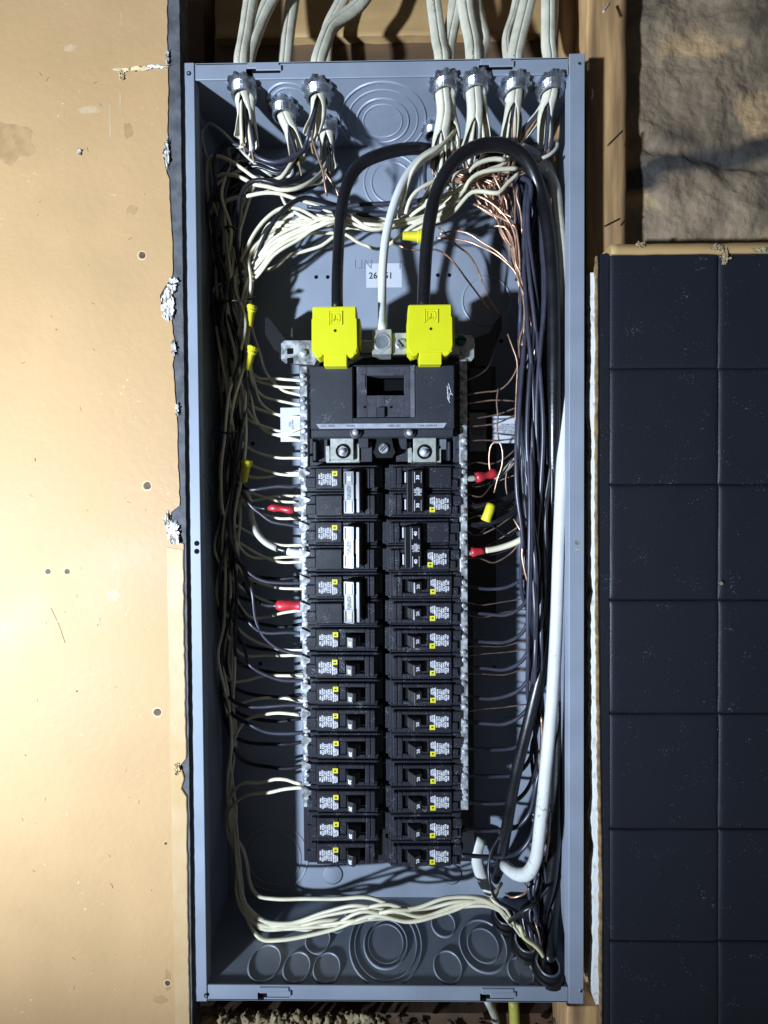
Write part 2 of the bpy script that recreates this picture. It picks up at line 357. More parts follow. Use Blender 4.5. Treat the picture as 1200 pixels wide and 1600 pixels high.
def slot_tab(px0, px1, py0, py1, up):
    a = W(px0, py0, 0); b = W(px1, py1, 0)
    x0, x1, z1, z0 = a.x, b.x, a.z, b.z
    q = MB(); zc = (z0+z1)/2; h = (z1-z0)
    q.box(x0+.5, x1-2, -.55, 1, zc+.2, zc+h*.42, .45); q.box(x0+8, x1, -1.0, 1, zc-h*.18*up, zc+h*.2, .4)
    part('cover_tab', q, PAINT, box)
    q = MB(); q.box(x0-1, x1-1.6, -.15, 1.2, zc-h*.30, zc-h*.02, 0.1); q.box(x0-1, x0+4, -.15, 1.2, zc-h*.5, zc-h*.02, .1)
    part('cover_slot', q, DARKHOLE, box)
slot_tab(386, 440, 97, 117, 1); slot_tab(750, 803, 90, 112, 1); slot_tab(404, 455, 1541, 1563, 1); slot_tab(752, 806, 1543, 1565, 1)
for px, py in ((295, 115), (905, 100), (322, 1555), (908, 1548)):
    p = W(px, py, 0); q = MB().cyl((p.x, .05, p.z), (0, -1, 0), 1.9, .5, 12); s_ = part('rim_screw', q, DARKHOLE if px < 400 else ZINC, box)
    part('screw_recess', MB().cyl((p.x, -.4, p.z), (0, -1, 0), 1.0, .3, 8), ZINC if px < 400 else DARKHOLE, s_)
for px, py, mm in ((307.5, 849, DARKHOLE), (307.5, 861.5, DARKHOLE), (902, 848, ZINC), (902, 859, ZINC)):
    p = W(px, py, 0); part('rim_hole', MB().cyl((p.x, .1, p.z), (0, -1, 0), 2.4, .25, 16), mm, box)
# holes & label on the back
for px, py in ((494, 433), (512, 433), (684, 430), (702, 430), (395, 693), (399, 910), (407, 1037), (783, 533), (772, 1043)):
    p = W(px, py, DEP); part('screw_hole', MB().cyl((p.x, DEP+.1, p.z), (0, -1, 0), 2.1, .3, 12), DARKHOLE, box)
# small embossed dimples near the bottom
for px, py in ((520, 1366), (706, 1366)):
    p = W(px, py, DEP)
    q = MB().lathe((p.x, DEP+.05, p.z), (0, -1, 0), [(0, 12), (.5, 9.5), (1.4, 6.5), (1.9, 3.5), (2.0, 0.3)], 28, caps=True); part('embossed_dimple', q, PAINT, box, smooth=True)
p0 = W(572, 412, DEP); p1 = W(628, 449, DEP)
st = part('sticker', MB().box(p0.x, p1.x, DEP-.3, DEP-.02, p1.z, p0.z), STICK, box)
t26 = text_mesh('26', 9.5, BLACKINK, bold=.15); t51 = text_mesh('51', 9.5, BLACKINK, bold=.15)
pa = W(583, 431, DEP-.5); pb = W(607, 431, DEP-.5)
partm('printed_number', t26, st, (pa.x, DEP-.42, pa.z)); partm('printed_number', t51, st, (pb.x, DEP-.42, pb.z))
for txt, px in (('LIN', 567), ('NI', 633)):
    p = W(px, 414, DEP); t = text_mesh(txt, 14, PAINTK, 'embossed_letters'); partm('embossed_letters', t, box, (p.x, DEP-.45, p.z))

# knockouts on the bottom and top walls; ridge rings
def knock(px, py, radii, top=False, pyoff=0):
    z = TOPZ if top else BOTZ
    c = WZ(px, py, z); ax = (0, 0, -1) if top else (0, 0, 1)
    if c.y > DEP-4: c.y = DEP-8
    q = MB()
    for i, r in enumerate(radii):
        h = 1.1 if i % 2 == 0 else .8
        q.lathe((c.x, c.y, z - .2*ax[2]), ax, [(0, r+1.3), (h*.8, r+.7), (h+.2, r), (h*.8, r-.6), (.1, r-.9)], 40, closed=False)
    r0 = radii[-1]
    q.lathe((c.x, c.y, z - .2*ax[2]), ax, [(.35, r0-.8), (.42, 0.2)], 40, caps=False)
    for f in list(q.bm.faces):
        pass
    # trim what pokes through the box
    bad = [v for v in q.bm.verts if v.co.y < 3.2 or v.co.y > DEP-.3]
    bmesh.ops.delete(q.bm, geom=bad, context='VERTS')
    return part('knockout', q, PAINTK, box, smooth=True)
for px, py, rs in ((414, 1505, [15]), (464, 1512, [12.5]), (511, 1513, [12.5]), (497, 1469, [12]), (526, 1439, [11]), (700, 1511, [13]), (693, 1444, [12]), (814, 1519, [11.5]), (755, 1477, [23, 15]), (603, 1474, [36, 31, 21.5, 17.5])):
    knock(px, py, rs)
knock(598, 190, [43, 35, 26, 19.5], True)
knock(457, 166, [24, 19], True)
knock(662, 268, [20], True) if False else None
# raised rings on the back (large centre knockout behind the loop, and left lower)
for px, py, rs in ((428, 1340, (30, 38)), (612, 285, (22, 30)), (760, 470, (26,))):
    p = W(px, py, DEP); q = MB()
    for r in rs: q.lathe((p.x, DEP-.05, p.z), (0, -1, 0), [(0, r+1.2), (.8, r+.5), (.8, r-.5), (0, r-1.2)], 44)
    part('knockout', q, PAINTK, box, smooth=True)
# side wall knockouts (left), seen very obliquely
for py, r in ((700, 14), (840, 14), (760, 10)):
    q = MB()
    for rr in (r, r-4): q.lathe((XL+2.4, 45, W(350, py, 40).z), (1, 0, 0), [(0, rr+1), (.8, rr+.4), (.8, rr-.4), (0, rr-1)], 30)
    part('knockout', q, PAINTK, box, smooth=True)

# ------------------------------------------------------------------ interior chassis and bars
ch = thing('bus_bar_chassis', 'dark metal mounting chassis with two screw terminal bars that carries the breakers', 'mounting chassis', tuple(W(600, 1340, 66)))
pL, pR = W(474, 1000, 68).x, W(738, 1000, 68).x
zt_, zb_ = W(600, 560, 68).z, W(600, 1336, 68).z
q = MB(); q.box(pL, pR, 60, 72, zb_, zt_, 1); q.box(pR-2, pR+26, 66, 78, zb_+260, zt_-10, 1)
part('base_pan', q, STEELD, ch)
q = MB(); gx0, gx1 = W(591, 1000, 45).x, W(603, 1000, 45).x
q.box(gx0-3, gx1+3, 50, 60, W(600, 1290, 45).z, zt_-40, .5); part('centre_rail', q, STEELD, ch)
# back shows between the columns near the bottom: the pan stops short there
# screw for bars
q = MB(); q.lathe((0, 0, 0), (0, -1, 0), [(0, 2.7), (1.1, 2.7), (1.9, 2.1), (2.2, 1.2)], 14, caps=True)
me_screw = q.mesh('terminal_screw', ZINC, smooth=False)
q = MB(); q.box(-2.0, 2.0, -2.45, -1.9, -.35, .35); me_slot = q.mesh('slot', DARKHOLE)
random.seed(4)
def neutral_bar(pxa, pxb, pyt, pyb, flip):
    a = W(pxa, 900, 20).x; b = W(pxb, 900, 20).x; zt = W(600, pyt, 20).z; zb = W(600, pyb, 20).z
    q = MB(); q.box(a, b, 20, 31, zb, zt, .6)
    if not flip:
        z = W(600, 730, 20).z
        while z > zb+12:      # bright folded tabs beside the breakers
            q.prism([(a-1, z), (b+3.4, z-5), (a-1, z-12)], 'y', 17.4, 19.6); z -= 25.4
    bar = part('terminal_bar', q, ZINC, ch)
    z = zt-9; k = 0
    xc = (a+b)/2
    while z > zb+5:
        s1 = partm('terminal_screw', me_screw, bar, (xc+random.uniform(-.6, .6), 20, z), (0, random.uniform(0, 3), 0))
        partm('slot', me_slot, s1, (ORIG[s1.name].x, 20, z)) if False else None
        z -= 7.4 if k % 2 == 0 else 15.0
        k += 1
    return bar
neutral_bar(471, 483, 571, 1262, False); neutral_bar(719, 731, 562, 1266, True)
# serrated plastic guide beside the right bar
q = MB(); ax0 = W(708, 900, 30).x; ax1 = W(717, 900, 30).x
q.box(ax0, ax1, 24, 60, W(600, 1340, 30).z, W(600, 570, 30).z, .5)
z = W(600, 585, 24).z
while z > W(600, 1330, 24).z:
    q.box(ax0+.5, ax1+2, 22, 26, z, z+4, .3); z -= 12.7
part('plastic_guide', q, BLACKM, ch)
# cross strap behind the lug covers
a, b = W(440, 533, 24), W(560, 570, 24)
q = MB(); q.prism([(a.x+3, a.z), (b.x, a.z-1), (b.x, b.z+8), (W(492, 0, 24).x, b.z+6), (W(486, 0, 24).x, b.z), (a.x+3, b.z+2), (a.x, b.z+5), (a.x, a.z-3)], 'y', 22, 24)
strap = part('cross_strap', q, ZINC, ch)
q = MB(); p = W(453, 549, 22)
for dz in (0, -9): q.box(p.x-2.6, p.x+2.6, 21.2, 22.1, p.z-2.6+dz, p.z+2.6+dz)
part('slot', q, DARKHOLE, strap)
a, b = W(700, 525, 24), W(740, 566, 24)
q = MB(); q.prism([(a.x, a.z), (b.x-3, a.z), (b.x, a.z-3), (b.x, b.z+4), (b.x-3, b.z), (W(715, 0, 24).x, b.z), (W(715, 0, 24).x, b.z+7), (a.x, b.z+7)], 'y', 22, 24)
part('cross_strap', q, ALU, ch)
p = W(719.5, 532, 22); g = part('ground_screw', MB().lathe((p.x, 22, p.z), (0, -1, 0), [(0, 5.6), (2, 5.6), (3.6, 4.2), (4.2, 1.5)], 20, caps=True), GREENS, ch, smooth=False)
part('slot', MB().box(p.x-3.6, p.x+3.6, 17.5, 18.6, p.z-.6, p.z+.6), DARKHOLE, g)
for px, py in ((475, 552), (724, 550)):
    p = W(px, py, 22); partm('terminal_screw', me_screw, ch, (p.x, 21.5, p.z), (0, .7, 0)).scale = (1.25, 1.4, 1.25)
p0, p1 = W(556, 536, 30), W(640, 552, 30)
part('cross_bar', MB().box(p0.x, p1.x+20, 28, 33, p1.z, p0.z+2, .5), ALU, ch)
# neutral lug and its plate
a, b = W(581, 514, 8), W(612, 553, 8)
q = MB(); q.box(a.x, b.x, 8, 28, b.z, a.z, .8); lug = part('neutral_lug', q, ALU, ch)
c = W(596.5, 534, 8); q = MB().ring((c.x, 8, c.z), (0, -1, 0), 8.2, 6.2, .9, 28, .3); part('lug_bore', q, ZINC, lug)
part('set_screw', MB().lathe((c.x, 7.9, c.z), (0, -1, 0), [(0, 5.6), (.5, 5.6), (.2, 3.5), (-1.5, 3.2)], 24, caps=True), GREY, lug)
a, b = W(613, 520, 12), W(635, 553, 12)
part('lug_plate', MB().box(a.x, b.x, 12, 16, b.z, a.z, .5), ALU, ch)
c = W(626.5, 538, 12); sc = part('plate_screw', MB().lathe((c.x, 12, c.z), (0, -1, 0), [(0, 5), (1.6, 5), (2.4, 4)], 20, caps=True), ZINC, ch)
part('slot', MB().box(c.x-4, c.x+4, 9.1, 9.9, c.z-.6, c.z+.6, rot=Matrix.Rotation(.9, 3, 'Y')), DARKHOLE, sc)
# black support wings
def wing(pts, y0, y1, nm='support_wing'):
    P = [W(x, y, y0) for x, y in pts]
    part(nm, MB().prism([(p.x, p.z) for p in P], 'y', y0, y1), NYLON, ch)
wing([(414, 496), (420, 497), (446, 530), (440, 552), (428, 546), (414, 522)], 40, 60)
wing([(440, 540), (500, 545), (500, 575), (470, 566), (436, 560)], 46, 62)
wing([(742, 528), (765, 520), (776, 500), (784, 492), (784, 515), (774, 540), (762, 570), (742, 574)], 48, 60)
wing([(735, 575), (768, 575), (768, 640), (735, 640)], 50, 66)

# ------------------------------------------------------------------ lugs under the main breaker
def load_lug(px0, px1, py0, py1, cx_, cy_):
    g = thing('load_lug', 'bright metal lug plate with round screw under the %s half of the main breaker' % ('left' if px0 < 600 else 'right'), 'terminal lug', tuple(W(px0, py1, 24)), 'load lugs under the main breaker')
    a, b = W(px0, py0, 20), W(px1, py1, 20)
    q = MB(); q.box(a.x, b.x, 20, 30, b.z, a.z, .7); q.box(a.x-5, a.x-1.4, 24, 32, b.z-1, b.z+14, .4); q.box(b.x+1.4, b.x+5, 24, 32, b.z-1, b.z+16, .4); q.box(a.x-5, b.x+5, 26, 40, b.z-3, b.z+10, .4)
    part('lug_plate', q, ALU, g)
    c = W(cx_, cy_, 20)
    part('washer', MB().ring((c.x, 20, c.z), (0, -1, 0), 7.0, 5.2, .9, 26, .3), DARKHOLE, g)
    part('hex_screw', MB().lathe((c.x, 20, c.z), (0, -1, 0), [(0, 5.0), (1.8, 4.6), (2.0, 3.0), (3.8, 2.4), (4.6, 1)], 18, caps=True), ZINC, g)
load_lug(516, 553, 682, 719, 536, 705); load_lug(646, 682, 684, 722, 663, 706)

# ------------------------------------------------------------------ main breaker
yF = 4.0
a, b = W(484, 572, yF), W(711, 670, yF)
mbk = thing('main_breaker', 'large wide black main breaker with empty rectangular handle opening, below the yellow lug covers', 'circuit breaker', ((a.x+b.x)/2, 30, b.z))
X0, X1, Z1, Z0 = a.x, b.x, a.z, b.z
bz0, bz1 = W(0, 657, yF).z, W(0, 577, yF).z
bx0, bx1 = W(552, 600, yF).x, W(648, 600, yF).x
ox0, ox1, oz0, oz1 = W(573, 600, yF).x, W(632, 600, yF).x, W(0, 622, yF).z, W(0, 591, yF).z
q = MB()
q.box(X0, bx0, yF, 58, Z0, Z1, 1.2); q.box(bx1, X1, yF, 58, Z0, Z1, 1.2)
q.box(bx0-1.2, bx1+1.2, yF+.25, 58, bz1+.2, Z1-.1, .4); q.box(bx0-1.2, bx1+1.2, yF+.25, 58, Z0+.1, bz0-.2, .4)
q.box(bx0, bx1, yF+24, 58, bz0, bz1)
part('case', q, BLACKM, mbk)
q = MB(); yb = yF+2.2
q.box(bx0+3, ox0, yb, yb+12, bz0, bz1, .3); q.box(ox1, bx1-4, yb, yb+12, bz0, bz1, .3); q.box(ox0, ox1, yb+.2, yb+12, oz1, bz1, .3)
tx0, tx1 = W(588, 640, yb).x, W(601, 640, yb).x; tz = W(0, 642, yb).z
q.box(ox0, tx0, yb+.2, yb+12, bz0, oz0, .3); q.box(tx1, ox1, yb+.2, yb+12, bz0, oz0, .3); q.box(tx0, tx1, yb+.2, yb+12, tz, oz0, .1)
q.prism([(bx1-4, yb), (bx1-.2, yb-2.6), (bx1, yb+3)], 'z', bz0, bz1)
part('handle_bezel', q, BEZEL, mbk)
q = MB(); q.box(ox0+.3, ox1-.3, yb+16, yb+20, oz0+.3, oz1-.3); part('handle_opening', q, DARKHOLE, mbk)
q = MB(); q.box(ox0-6, ox0-1.2, yb-.8, yb+1, oz0+6, oz1+1, .4); part('raised_rib', q, BEZEL, mbk)
q = MB(); q.prism([(tx0+.2, yF-.5), (tx0+.2, yF+8), (tx1-.2, yF+8), (tx1-.2, yF-.5)], 'z', bz0+.3, tz); part('stop_tab', q, BLACKM, mbk)
for px in (570, 611):
    p = W(px, 636, yb); part('pin_hole', MB().cyl((p.x, yb+.1, p.z), (0, -1, 0), 1.3, .3, 10), DARKHOLE, mbk)
t = text_mesh('OFF', 3.4, BEZEL, 'embossed_word', bold=.08); p = W(565, 603, yb-1); o = partm('embossed_word', t, mbk, (p.x, yb-.95, p.z), (0, -math.pi/2, 0))
t = text_mesh('ON', 3.4, BEZEL, 'embossed_word', bold=.08); p = W(639, 603, yb-1); o = partm('embossed_word', t, mbk, (p.x, yb-.1, p.z), (0, -math.pi/2, 0))
# printed strip
s0, s1 = W(494, 662.5, yF), W(698, 668.5, yF)
pr = part('printed_strip', MB().prism([(s0.x, s0.z), (s1.x, s0.z), (s1.x-3, s1.z), (s0.x+3, s1.z)], 'y', yF-.35, yF+.2), mat('aged_strip', (.40, .42, .50), .5, noise_scale=90, noise_amt=.35), mbk)
for tx, px in (('(UL) 200A', 512), ('MAIN', 548), ('240V AC', 616), ('TYPE HOM-M', 667)):
    t = text_mesh(tx, 3.0, BLACKINK); p = W(px, 665.5, yF); partm('print', t, pr, (p.x, yF-.42, p.z))
# lower ledge with studs
l0, l1 = W(486, 671, 10), W(709, 683, 10)
part('lower_ledge', MB().box(l0.x, l1.x, 9, 50, l1.z, l0.z, 1.2), BLACKM, mbk)
for px in (556, 640):
    c = W(px, 676, 8); part('stud_boss', MB().lathe((c.x, 9.2, c.z), (0, -1, 0), [(0, 5.8), (2.6, 5.4), (3, 4)], 22, caps=True), BLACKM, mbk)
    part('stud', MB().lathe((c.x, 6.4, c.z), (0, -1, 0), [(0, 3.4), (2, 3), (3, 1.5)], 16, caps=True), ZINC, mbk, smooth=True)
# black clamp with screw in the centre
a, b = W(583, 682, 14), W(618, 715, 14)
q = MB(); q.prism([(a.x+4, a.z), (b.x-4, a.z), (b.x-2, (a.z+b.z)/2), (b.x, b.z+5), (b.x-3, b.z), (a.x+3, b.z), (a.x, b.z+5), (a.x+2, (a.z+b.z)/2)], 'y', 14, 40)
part('hold_down_clamp', q, NYLON, mbk)
c = W(599.5, 700.5, 12); s_ = part('clamp_screw', MB().lathe((c.x, 14, c.z), (0, -1, 0), [(0, 4.7), (1.6, 4.7), (2.4, 3.9)], 18, caps=True), ZINC, mbk)
for dz in (-.9, 1.1): part('slot', MB().box(c.x-3.6, c.x+3.6, 11.2, 11.9, c.z+dz-.35, c.z+dz+.35, rot=Matrix.Rotation(-.8, 3, 'Y'), piv=(c.x, 11.5, c.z)), DARKHOLE, s_)
# stepped black mouldings between lugs and breakers
for x0, x1, z0, z1, y in ((488, 512, 685, 722, 30), (556, 582, 690, 722, 26), (619, 642, 690, 722, 26), (686, 706, 685, 722, 30), (560, 576, 684, 700, 20), (622, 636, 684, 702, 20), (489, 494, 690, 720, 22), (700, 704, 690, 720, 22)):
    a, b = W(x0, z0, y), W(x1, z1, y); part('terminal_moulding', MB().box(a.x, b.x, y, 60, b.z, a.z, .6), BLACKM, mbk)
a, b = W(684, 686, 24), W(698, 702, 24); part('terminal_block', MB().box(a.x, b.x, 24, 40, b.z, a.z, .5), GREY, mbk)
# scratches on the right of the case
q = MB(); random.seed(8)
for i in range(9):
    p = W(703+random.uniform(-4, 4), 614+random.uniform(-12, 12), yF); an = random.uniform(-.6, .6); L = random.uniform(1, 3.5)
    q.box(p.x-.18, p.x+.18, yF-.06, yF+.1, p.z-L, p.z+L, rot=Matrix.Rotation(an, 3, 'Y'))
part('scratch', q, WHITEINK, mbk)

# ------------------------------------------------------------------ yellow lug covers
def lug_cover(px0, px1, py0, py1, side):
    yc = -8
    a, b = W(px0, py0, yc), W(px1, py1, yc); w_, h_ = b.x-a.x, a.z-b.z
    g = thing('lug_cover', 'bright yellow plastic lug cover over the %s black feeder cable' % ('left' if side < 0 else 'right'), 'lug cover', ((a.x+b.x)/2, 10, b.z), 'yellow lug covers above the main breaker')
    x0, x1, z0, z1 = a.x, b.x, b.z, a.z
    q = MB()
    q.prism([(x0+2.2, z1), (x1-2.2, z1), (x1-.9, z1-1), (x1-.9, z1-10), (x1, z1-11), (x1+.3, z0+16), (x1-1, z0+11), (x1-4, z0+8.8), (x1-9, z0+10), (x0+9, z0+10), (x0+4, z0+8.3), (x0+.8, z0+12), (x0, z0+16), (x0+.2, z1-11), (x0+1, z1-10), (x0+1, z1-1)], 'y', yc, 14)
    bmesh.ops.bevel(q.bm, geom=[e for e in q.bm.edges if all(abs(v.co.y-yc) < .01 for v in e.verts)], offset=.9, segments=2, affect='EDGES')
    part('cover_shell', q, YELLOW, g)
    part('lower_tab', MB().box(x0+10.5, x1-9.5, yc+1.5, 12, z0, z0+10.5, .7), YELLOW, g)
    for xx in (x0+6, x1-6.2): part('side_hinge', MB().cyl((xx, yc+1.2, z0+10.5), (0, 1, 0), 3.2, 14, 14), YELLOW, g)
    part('side_flap', MB().box(x1-.2, x1+2.2, yc+4, 18, z0+17, z1-9, .8), YELLOW, g)
    # moulded square emblem: square, D outline, L
    ex, ez = (x0+x1)/2+1.2, z1-10.2; q = MB(); e = 5.9; t_ = .55
    def fr(x0, x1, z0, z1, dp=.45): q.box(x0, x1, yc-dp, yc+.3, z0, z1)
    fr(ex-e, ex+e, ez+e-t_, ez+e); fr(ex-e, ex+e, ez-e, ez-e+t_); fr(ex-e, ex-e+t_, ez-e, ez+e); fr(ex+e-t_*1.6, ex+e, ez-e, ez+e, .8)
    d = 3.9
    fr(ex-d, ex+d-1.4, ez+d-t_, ez+d); fr(ex-d, ex+d-1.4, ez-d, ez-d+t_); fr(ex-d, ex-d+t_, ez-d, ez+d); fr(ex+d-t_, ex+d, ez-d+1.5, ez+d-1.5)
    for sz in (-1, 1): q.box(ex+d-1.9, ex+d+.1, yc-.45, yc+.3, ez+sz*(d-.9)-t_/2, ez+sz*(d-.9)+t_/2, rot=Matrix.Rotation(sz*.78, 3, 'Y'))
    fr(ex-1.6, ex-.5, ez-2.2, ez+2.3, .6); fr(ex-1.6, ex+1.5, ez-2.2, ez-1.3, .6)
    part('moulded_emblem', q, YELLOW, g)
    part('test_hole', MB().cyl((ex-.5, yc+.2, ez-11), (0, -1, 0), 1.3, .3, 12), DARKHOLE, g)
lug_cover(486, 559, 479, 571, -1); lug_cover(636, 708, 476, 568, 1)

# ------------------------------------------------------------------ branch breakers (prototype frame: u=+x outwards->inwards, face at y=0)
txA = 'HOM120\n1 POLE\n(UL) SWD'; 
ROT = (0, math.pi/2, 0)
tm1 = text_mesh('HOMT\nTYPE HOM\nISSUE LX-2\n120/240V~\n(UL) SWD\nHACR TYPE\n10kA  HID', 2.2, WHITEINK, 'print', .92, .05)
tm2 = text_mesh('LISTED\nCIRCUIT\nBREAKER', 1.8, WHITEINK, 'print', .95, .05)
tn = {n: text_mesh(n, 4.2, WHITEINK, 'rating_number', bold=.12) for n in ('20', '30', '40', '60', '15')}
tnb = {n: text_mesh(n, 4.2, BLACKINK, 'rating_number', bold=.12) for n in ('30', '60')}
tfine = text_mesh('PUSH TO\nRESET\nTURN OFF\nTHEN ON\nCOMMON\nTRIP', 2.0, WHITEINK, 'print', .8, .03)
tfineb = text_mesh('COMMON TRIP\nTURN OFF THEN ON\nTO RESET TYPE HOM', 1.7, BLACKINK, 'print', .9, .05)
tonoff = text_mesh('OFF', 2.0, BEZEL, 'embossed_word')

def body_pole(q, zc, blank=False, rnd=None):
    """one pole of a case centred at height zc"""
    q.box(-9.5, 58.5, 4.5, 50, zc-12.35, zc+12.35, .7)
    q.box(-10, -.4, 2.6, 12, zc-8.5, zc+1.0, .6); q.box(-6.0, -.4, 1.8, 12, zc+1.6, zc+9.4, .6)
    q.box(-.2, 58, 3.0, 6, zc+10.4, zc+12.2, .65); q.box(-.2, 58, 3.0, 6, zc-12.2, zc-10.3, .65)
    q.box(-12.5, -9.6, 14, 50, zc-9, zc+9, .8); q.box(56, 62.5, 9, 50, zc-9.5, zc+11.5, .6); q.box(57.5, 60, 5, 12, zc+9, zc+12, .65)
    if blank:
        q.box(0, 25, 0.1, 6, zc-9.7, zc+9.7, .8); q.box(25.2, 46, 1.6, 6, zc-9.7, zc-6.2, .65); q.box(25.2, 46, 1.6, 6, zc+6.2, zc+9.7, .65)
    else:
        q.box(0, 20.6, 0, 6, zc-9.7, zc+9.7, .8)
        q.box(20.8, 46.2, .35, 6, zc+6.0, zc+9.6, .6); q.box(20.8, 46.2, .35, 6, zc-9.6, zc-6.6, .6)
        q.box(20.8, 28, 1.1, 6, zc-6.4, zc+5.8, .6)
    q.box(46.4, 51, .2, 6, zc-9.6, zc+9.6, .75); q.box(51.3, 55.6, .1, 6, zc-9.5, zc+9.5, .75)
    q.box(47.5, 55, -.2, 1, zc+5.9, zc+6.5, .1)
def label_part(root, zc, x0=2.4):
    lb = part('face_label', MB().box(x0, x0+18.4, -.28, .15, zc-7.4, zc+7.2, .05), LABELM, root)
    for o_ in (0,):
        t = partm('print', tm1, lb, (x0+7.3, -.36, zc-.5), ROT)
        t2 = partm('print', tm2, lb, (x0+15.4, -.36, zc-3.6), ROT)
    ys = part('yellow_mark', MB().box(x0+13.2, x0+18.2, -.42, -.1, zc+2.4, zc+7.1, .05), YELLOWSQ, lb)
    q = MB(); c = (x0+15.7, zc+4.7); q.box(c[0]-1.1, c[0]+1.1, -.5, -.3, c[1]-1.0, c[1]+.4); q.box(c[0]-1.5, c[0]+1.5, -.5, -.3, c[1]+1.3, c[1]+1.6); part('emblem', q, BLACKINK, lb)
    return lb
def toggle(root, zc, num='20', w=5.0):
    q = MB().prism([(28.8, 8), (29.2, -4.6), (35.0, -6.9), (36.2, -6.6), (41.5, -1.2), (42.6, 8)], 'z', zc-w-.6, zc+w-.8)
    q.box(36.6, 37.6, -6.4, 0, zc-w, zc+w-1.4); q.box(39.0, 39.7, -4.2, 0, zc-w, zc+w-1.4)
    bmesh.ops.bevel(q.bm, geom=[e for e in q.bm.edges if e.calc_length() > 5], offset=.35, segments=1, affect='EDGES')
    h = part('toggle_handle', q, HANDLE, root)
    an = math.atan2(2.3, 5.8)
    o = bpy.data.objects.new('rating_number', tn[num].copy()); COL.objects.link(o); o.parent = h
    me = o.data
    R_ = Matrix.Rotation(-an, 3, 'Z') @ Matrix.Rotation(math.pi/2, 3, 'Y')
    for v in me.vertices: v.co = R_ @ v.co
    o.location = (Vector((32.2, -5.98, zc-1.6))-wo(h))*S; ORIG[o.name] = Vector((32.2, -5.98, zc-1.6))
    return h
def make_single(label=None):
    g = thing('circuit_breaker', label, 'circuit breaker', (0, 0, 0), 'single-pole breakers')
    q = MB(); body_pole(q, 0); part('case', q, BLACKP, g)
    part('handle_slot', MB().box(28.2, 46, 3.2, 3.9, -6.4, 5.8), DARKHOLE, g)
    label_part(g, 0); toggle(g, 0)
    return g
def make_double(num, black_tie, tint):
    g = thing('double_circuit_breaker', None, 'circuit breaker', (0, 0, 0), 'double-pole breakers')
    q = MB(); body_pole(q, 12.7, True); body_pole(q, -12.7, True); part('case', q, BLACKP, g)
    for zc in (12.7, -12.7):
        part('handle_slot', MB().box(25.2, 46.2, 4.0, 4.4, zc-6.1, zc+6.1), DARKHOLE, g)
        if black_tie:
            part('indicator', MB().box(41.5, 43.8, 1.2, 4.2, zc-5, zc+5, .3), INDIC, g)
    label_part(g, 12.7)
    # handle tie bar
    u0, u1 = 27.0, 37.0
    T = MB(); T.box(u0, u1, -7.0, 4, -19.6, 19.6, .5)
    T.box(u1-.3, u1+4.5, -4.5, 5, -19, 19, .6)
    rot = Matrix.Rotation(-0.30 if not black_tie else -0.14, 3, 'Z'); piv = Vector(((u0+u1)/2, -7, 0))
    for v in T.bm.verts: v.co = rot @ (v.co-piv)+piv
    tie = part('handle_tie', T, TIEB if black_tie else TIE, g)
    def addframe(nm, bxs, mm):
        F_ = MB()
        for bx in bxs: F_.box(*bx)
        for v in F_.bm.verts: v.co = rot @ (v.co-piv)+piv
        return part(nm, F_, mm, tie)
    for zc in (12.9, -12.9):
        if not black_tie:
            addframe('raised_frame', [(u0+.1, u0+1, -7.5, -6.9, zc-6.2, zc+6.2), (u1-1, u1-.1, -7.5, -6.9, zc-6.2, zc+6.2), (u0+.1, u1-.1, -7.5, -6.9, zc+5.4, zc+6.3), (u0+.1, u1-.1, -7.5, -6.9, zc-6.3, zc-5.4)], TIE)
            addframe('side_groove', [(u0+1.5, u0+2.1, -7.1, -6.95, zc-5, zc+5), (u1-2.1, u1-1.5, -7.1, -6.95, zc-5, zc+5)], DARKHOLE)
        else:
            addframe('side_groove', [(u0+1.8, u0+2.1, -7.1, -6.95, zc-5, zc+5), (u1-2.2, u1-1.6, -7.1, -6.95, zc-5, zc+5)], INDIC)
        o = bpy.data.objects.new('rating_number', tn[num].copy()); COL.objects.link(o); o.parent = tie
        for v in o.data.vertices: v.co = rot @ (Matrix.Rotation(math.pi/2, 3, 'Y') @ v.co)
        pos = rot @ (Vector(((u0+u1)/2, -7.12, zc))-piv)+piv; o.location = pos*S; ORIG[o.name] = pos
    o = bpy.data.objects.new('print', (tfine if black_tie else tfineb).copy()); COL.objects.link(o); o.parent = tie
    for v in o.data.vertices: v.co = rot @ (Matrix.Rotation(math.pi/2 if not black_tie else 0, 3, 'Y') @ v.co)*(.9 if not black_tie else .8)
    pos = rot @ (Vector(((u0+u1)/2, -7.12, 0))-piv)+piv; o.location = pos*S; ORIG[o.name] = pos
    return g
ORD = ['first', 'second', 'third', 'fourth', 'fifth', 'sixth', 'seventh', 'eighth', 'ninth', 'tenth', 'eleventh']
YB = 15.0
proto = None
def place(g, px, py, right, rx=0.0):
    p = W(px+random.uniform(-.7, .7), py+random.uniform(-.35, .35), YB+random.uniform(-.4, .4)); g.location = p*S; g.rotation_euler = (rx, (math.pi if right else 0)+random.uniform(-.007, .007), random.uniform(-.01, .01))
LEFTY = [999.5, 1042, 1084, 1126.5, 1169, 1211.5, 1253, 1295, 1335.5]
RIGHTY = [916, 958.5, 1001, 1043.5, 1086, 1128.5, 1170.5, 1212.5, 1254.5, 1297, 1338.5]
first = make_single()
n_ = 0
random.seed(2)
for i, y in enumerate(LEFTY):
    g = first if n_ == 0 else copy_tree(first); n_ += 1
    place(g, 493.5+(i >= 2)*1.2, y, False, random.uniform(-.006, .006)); g['label'] = 'slim single breaker, %s down among the single ones of the left column' % ORD[i] if i < 8 else 'lowest slim black breaker at the foot of the left column'
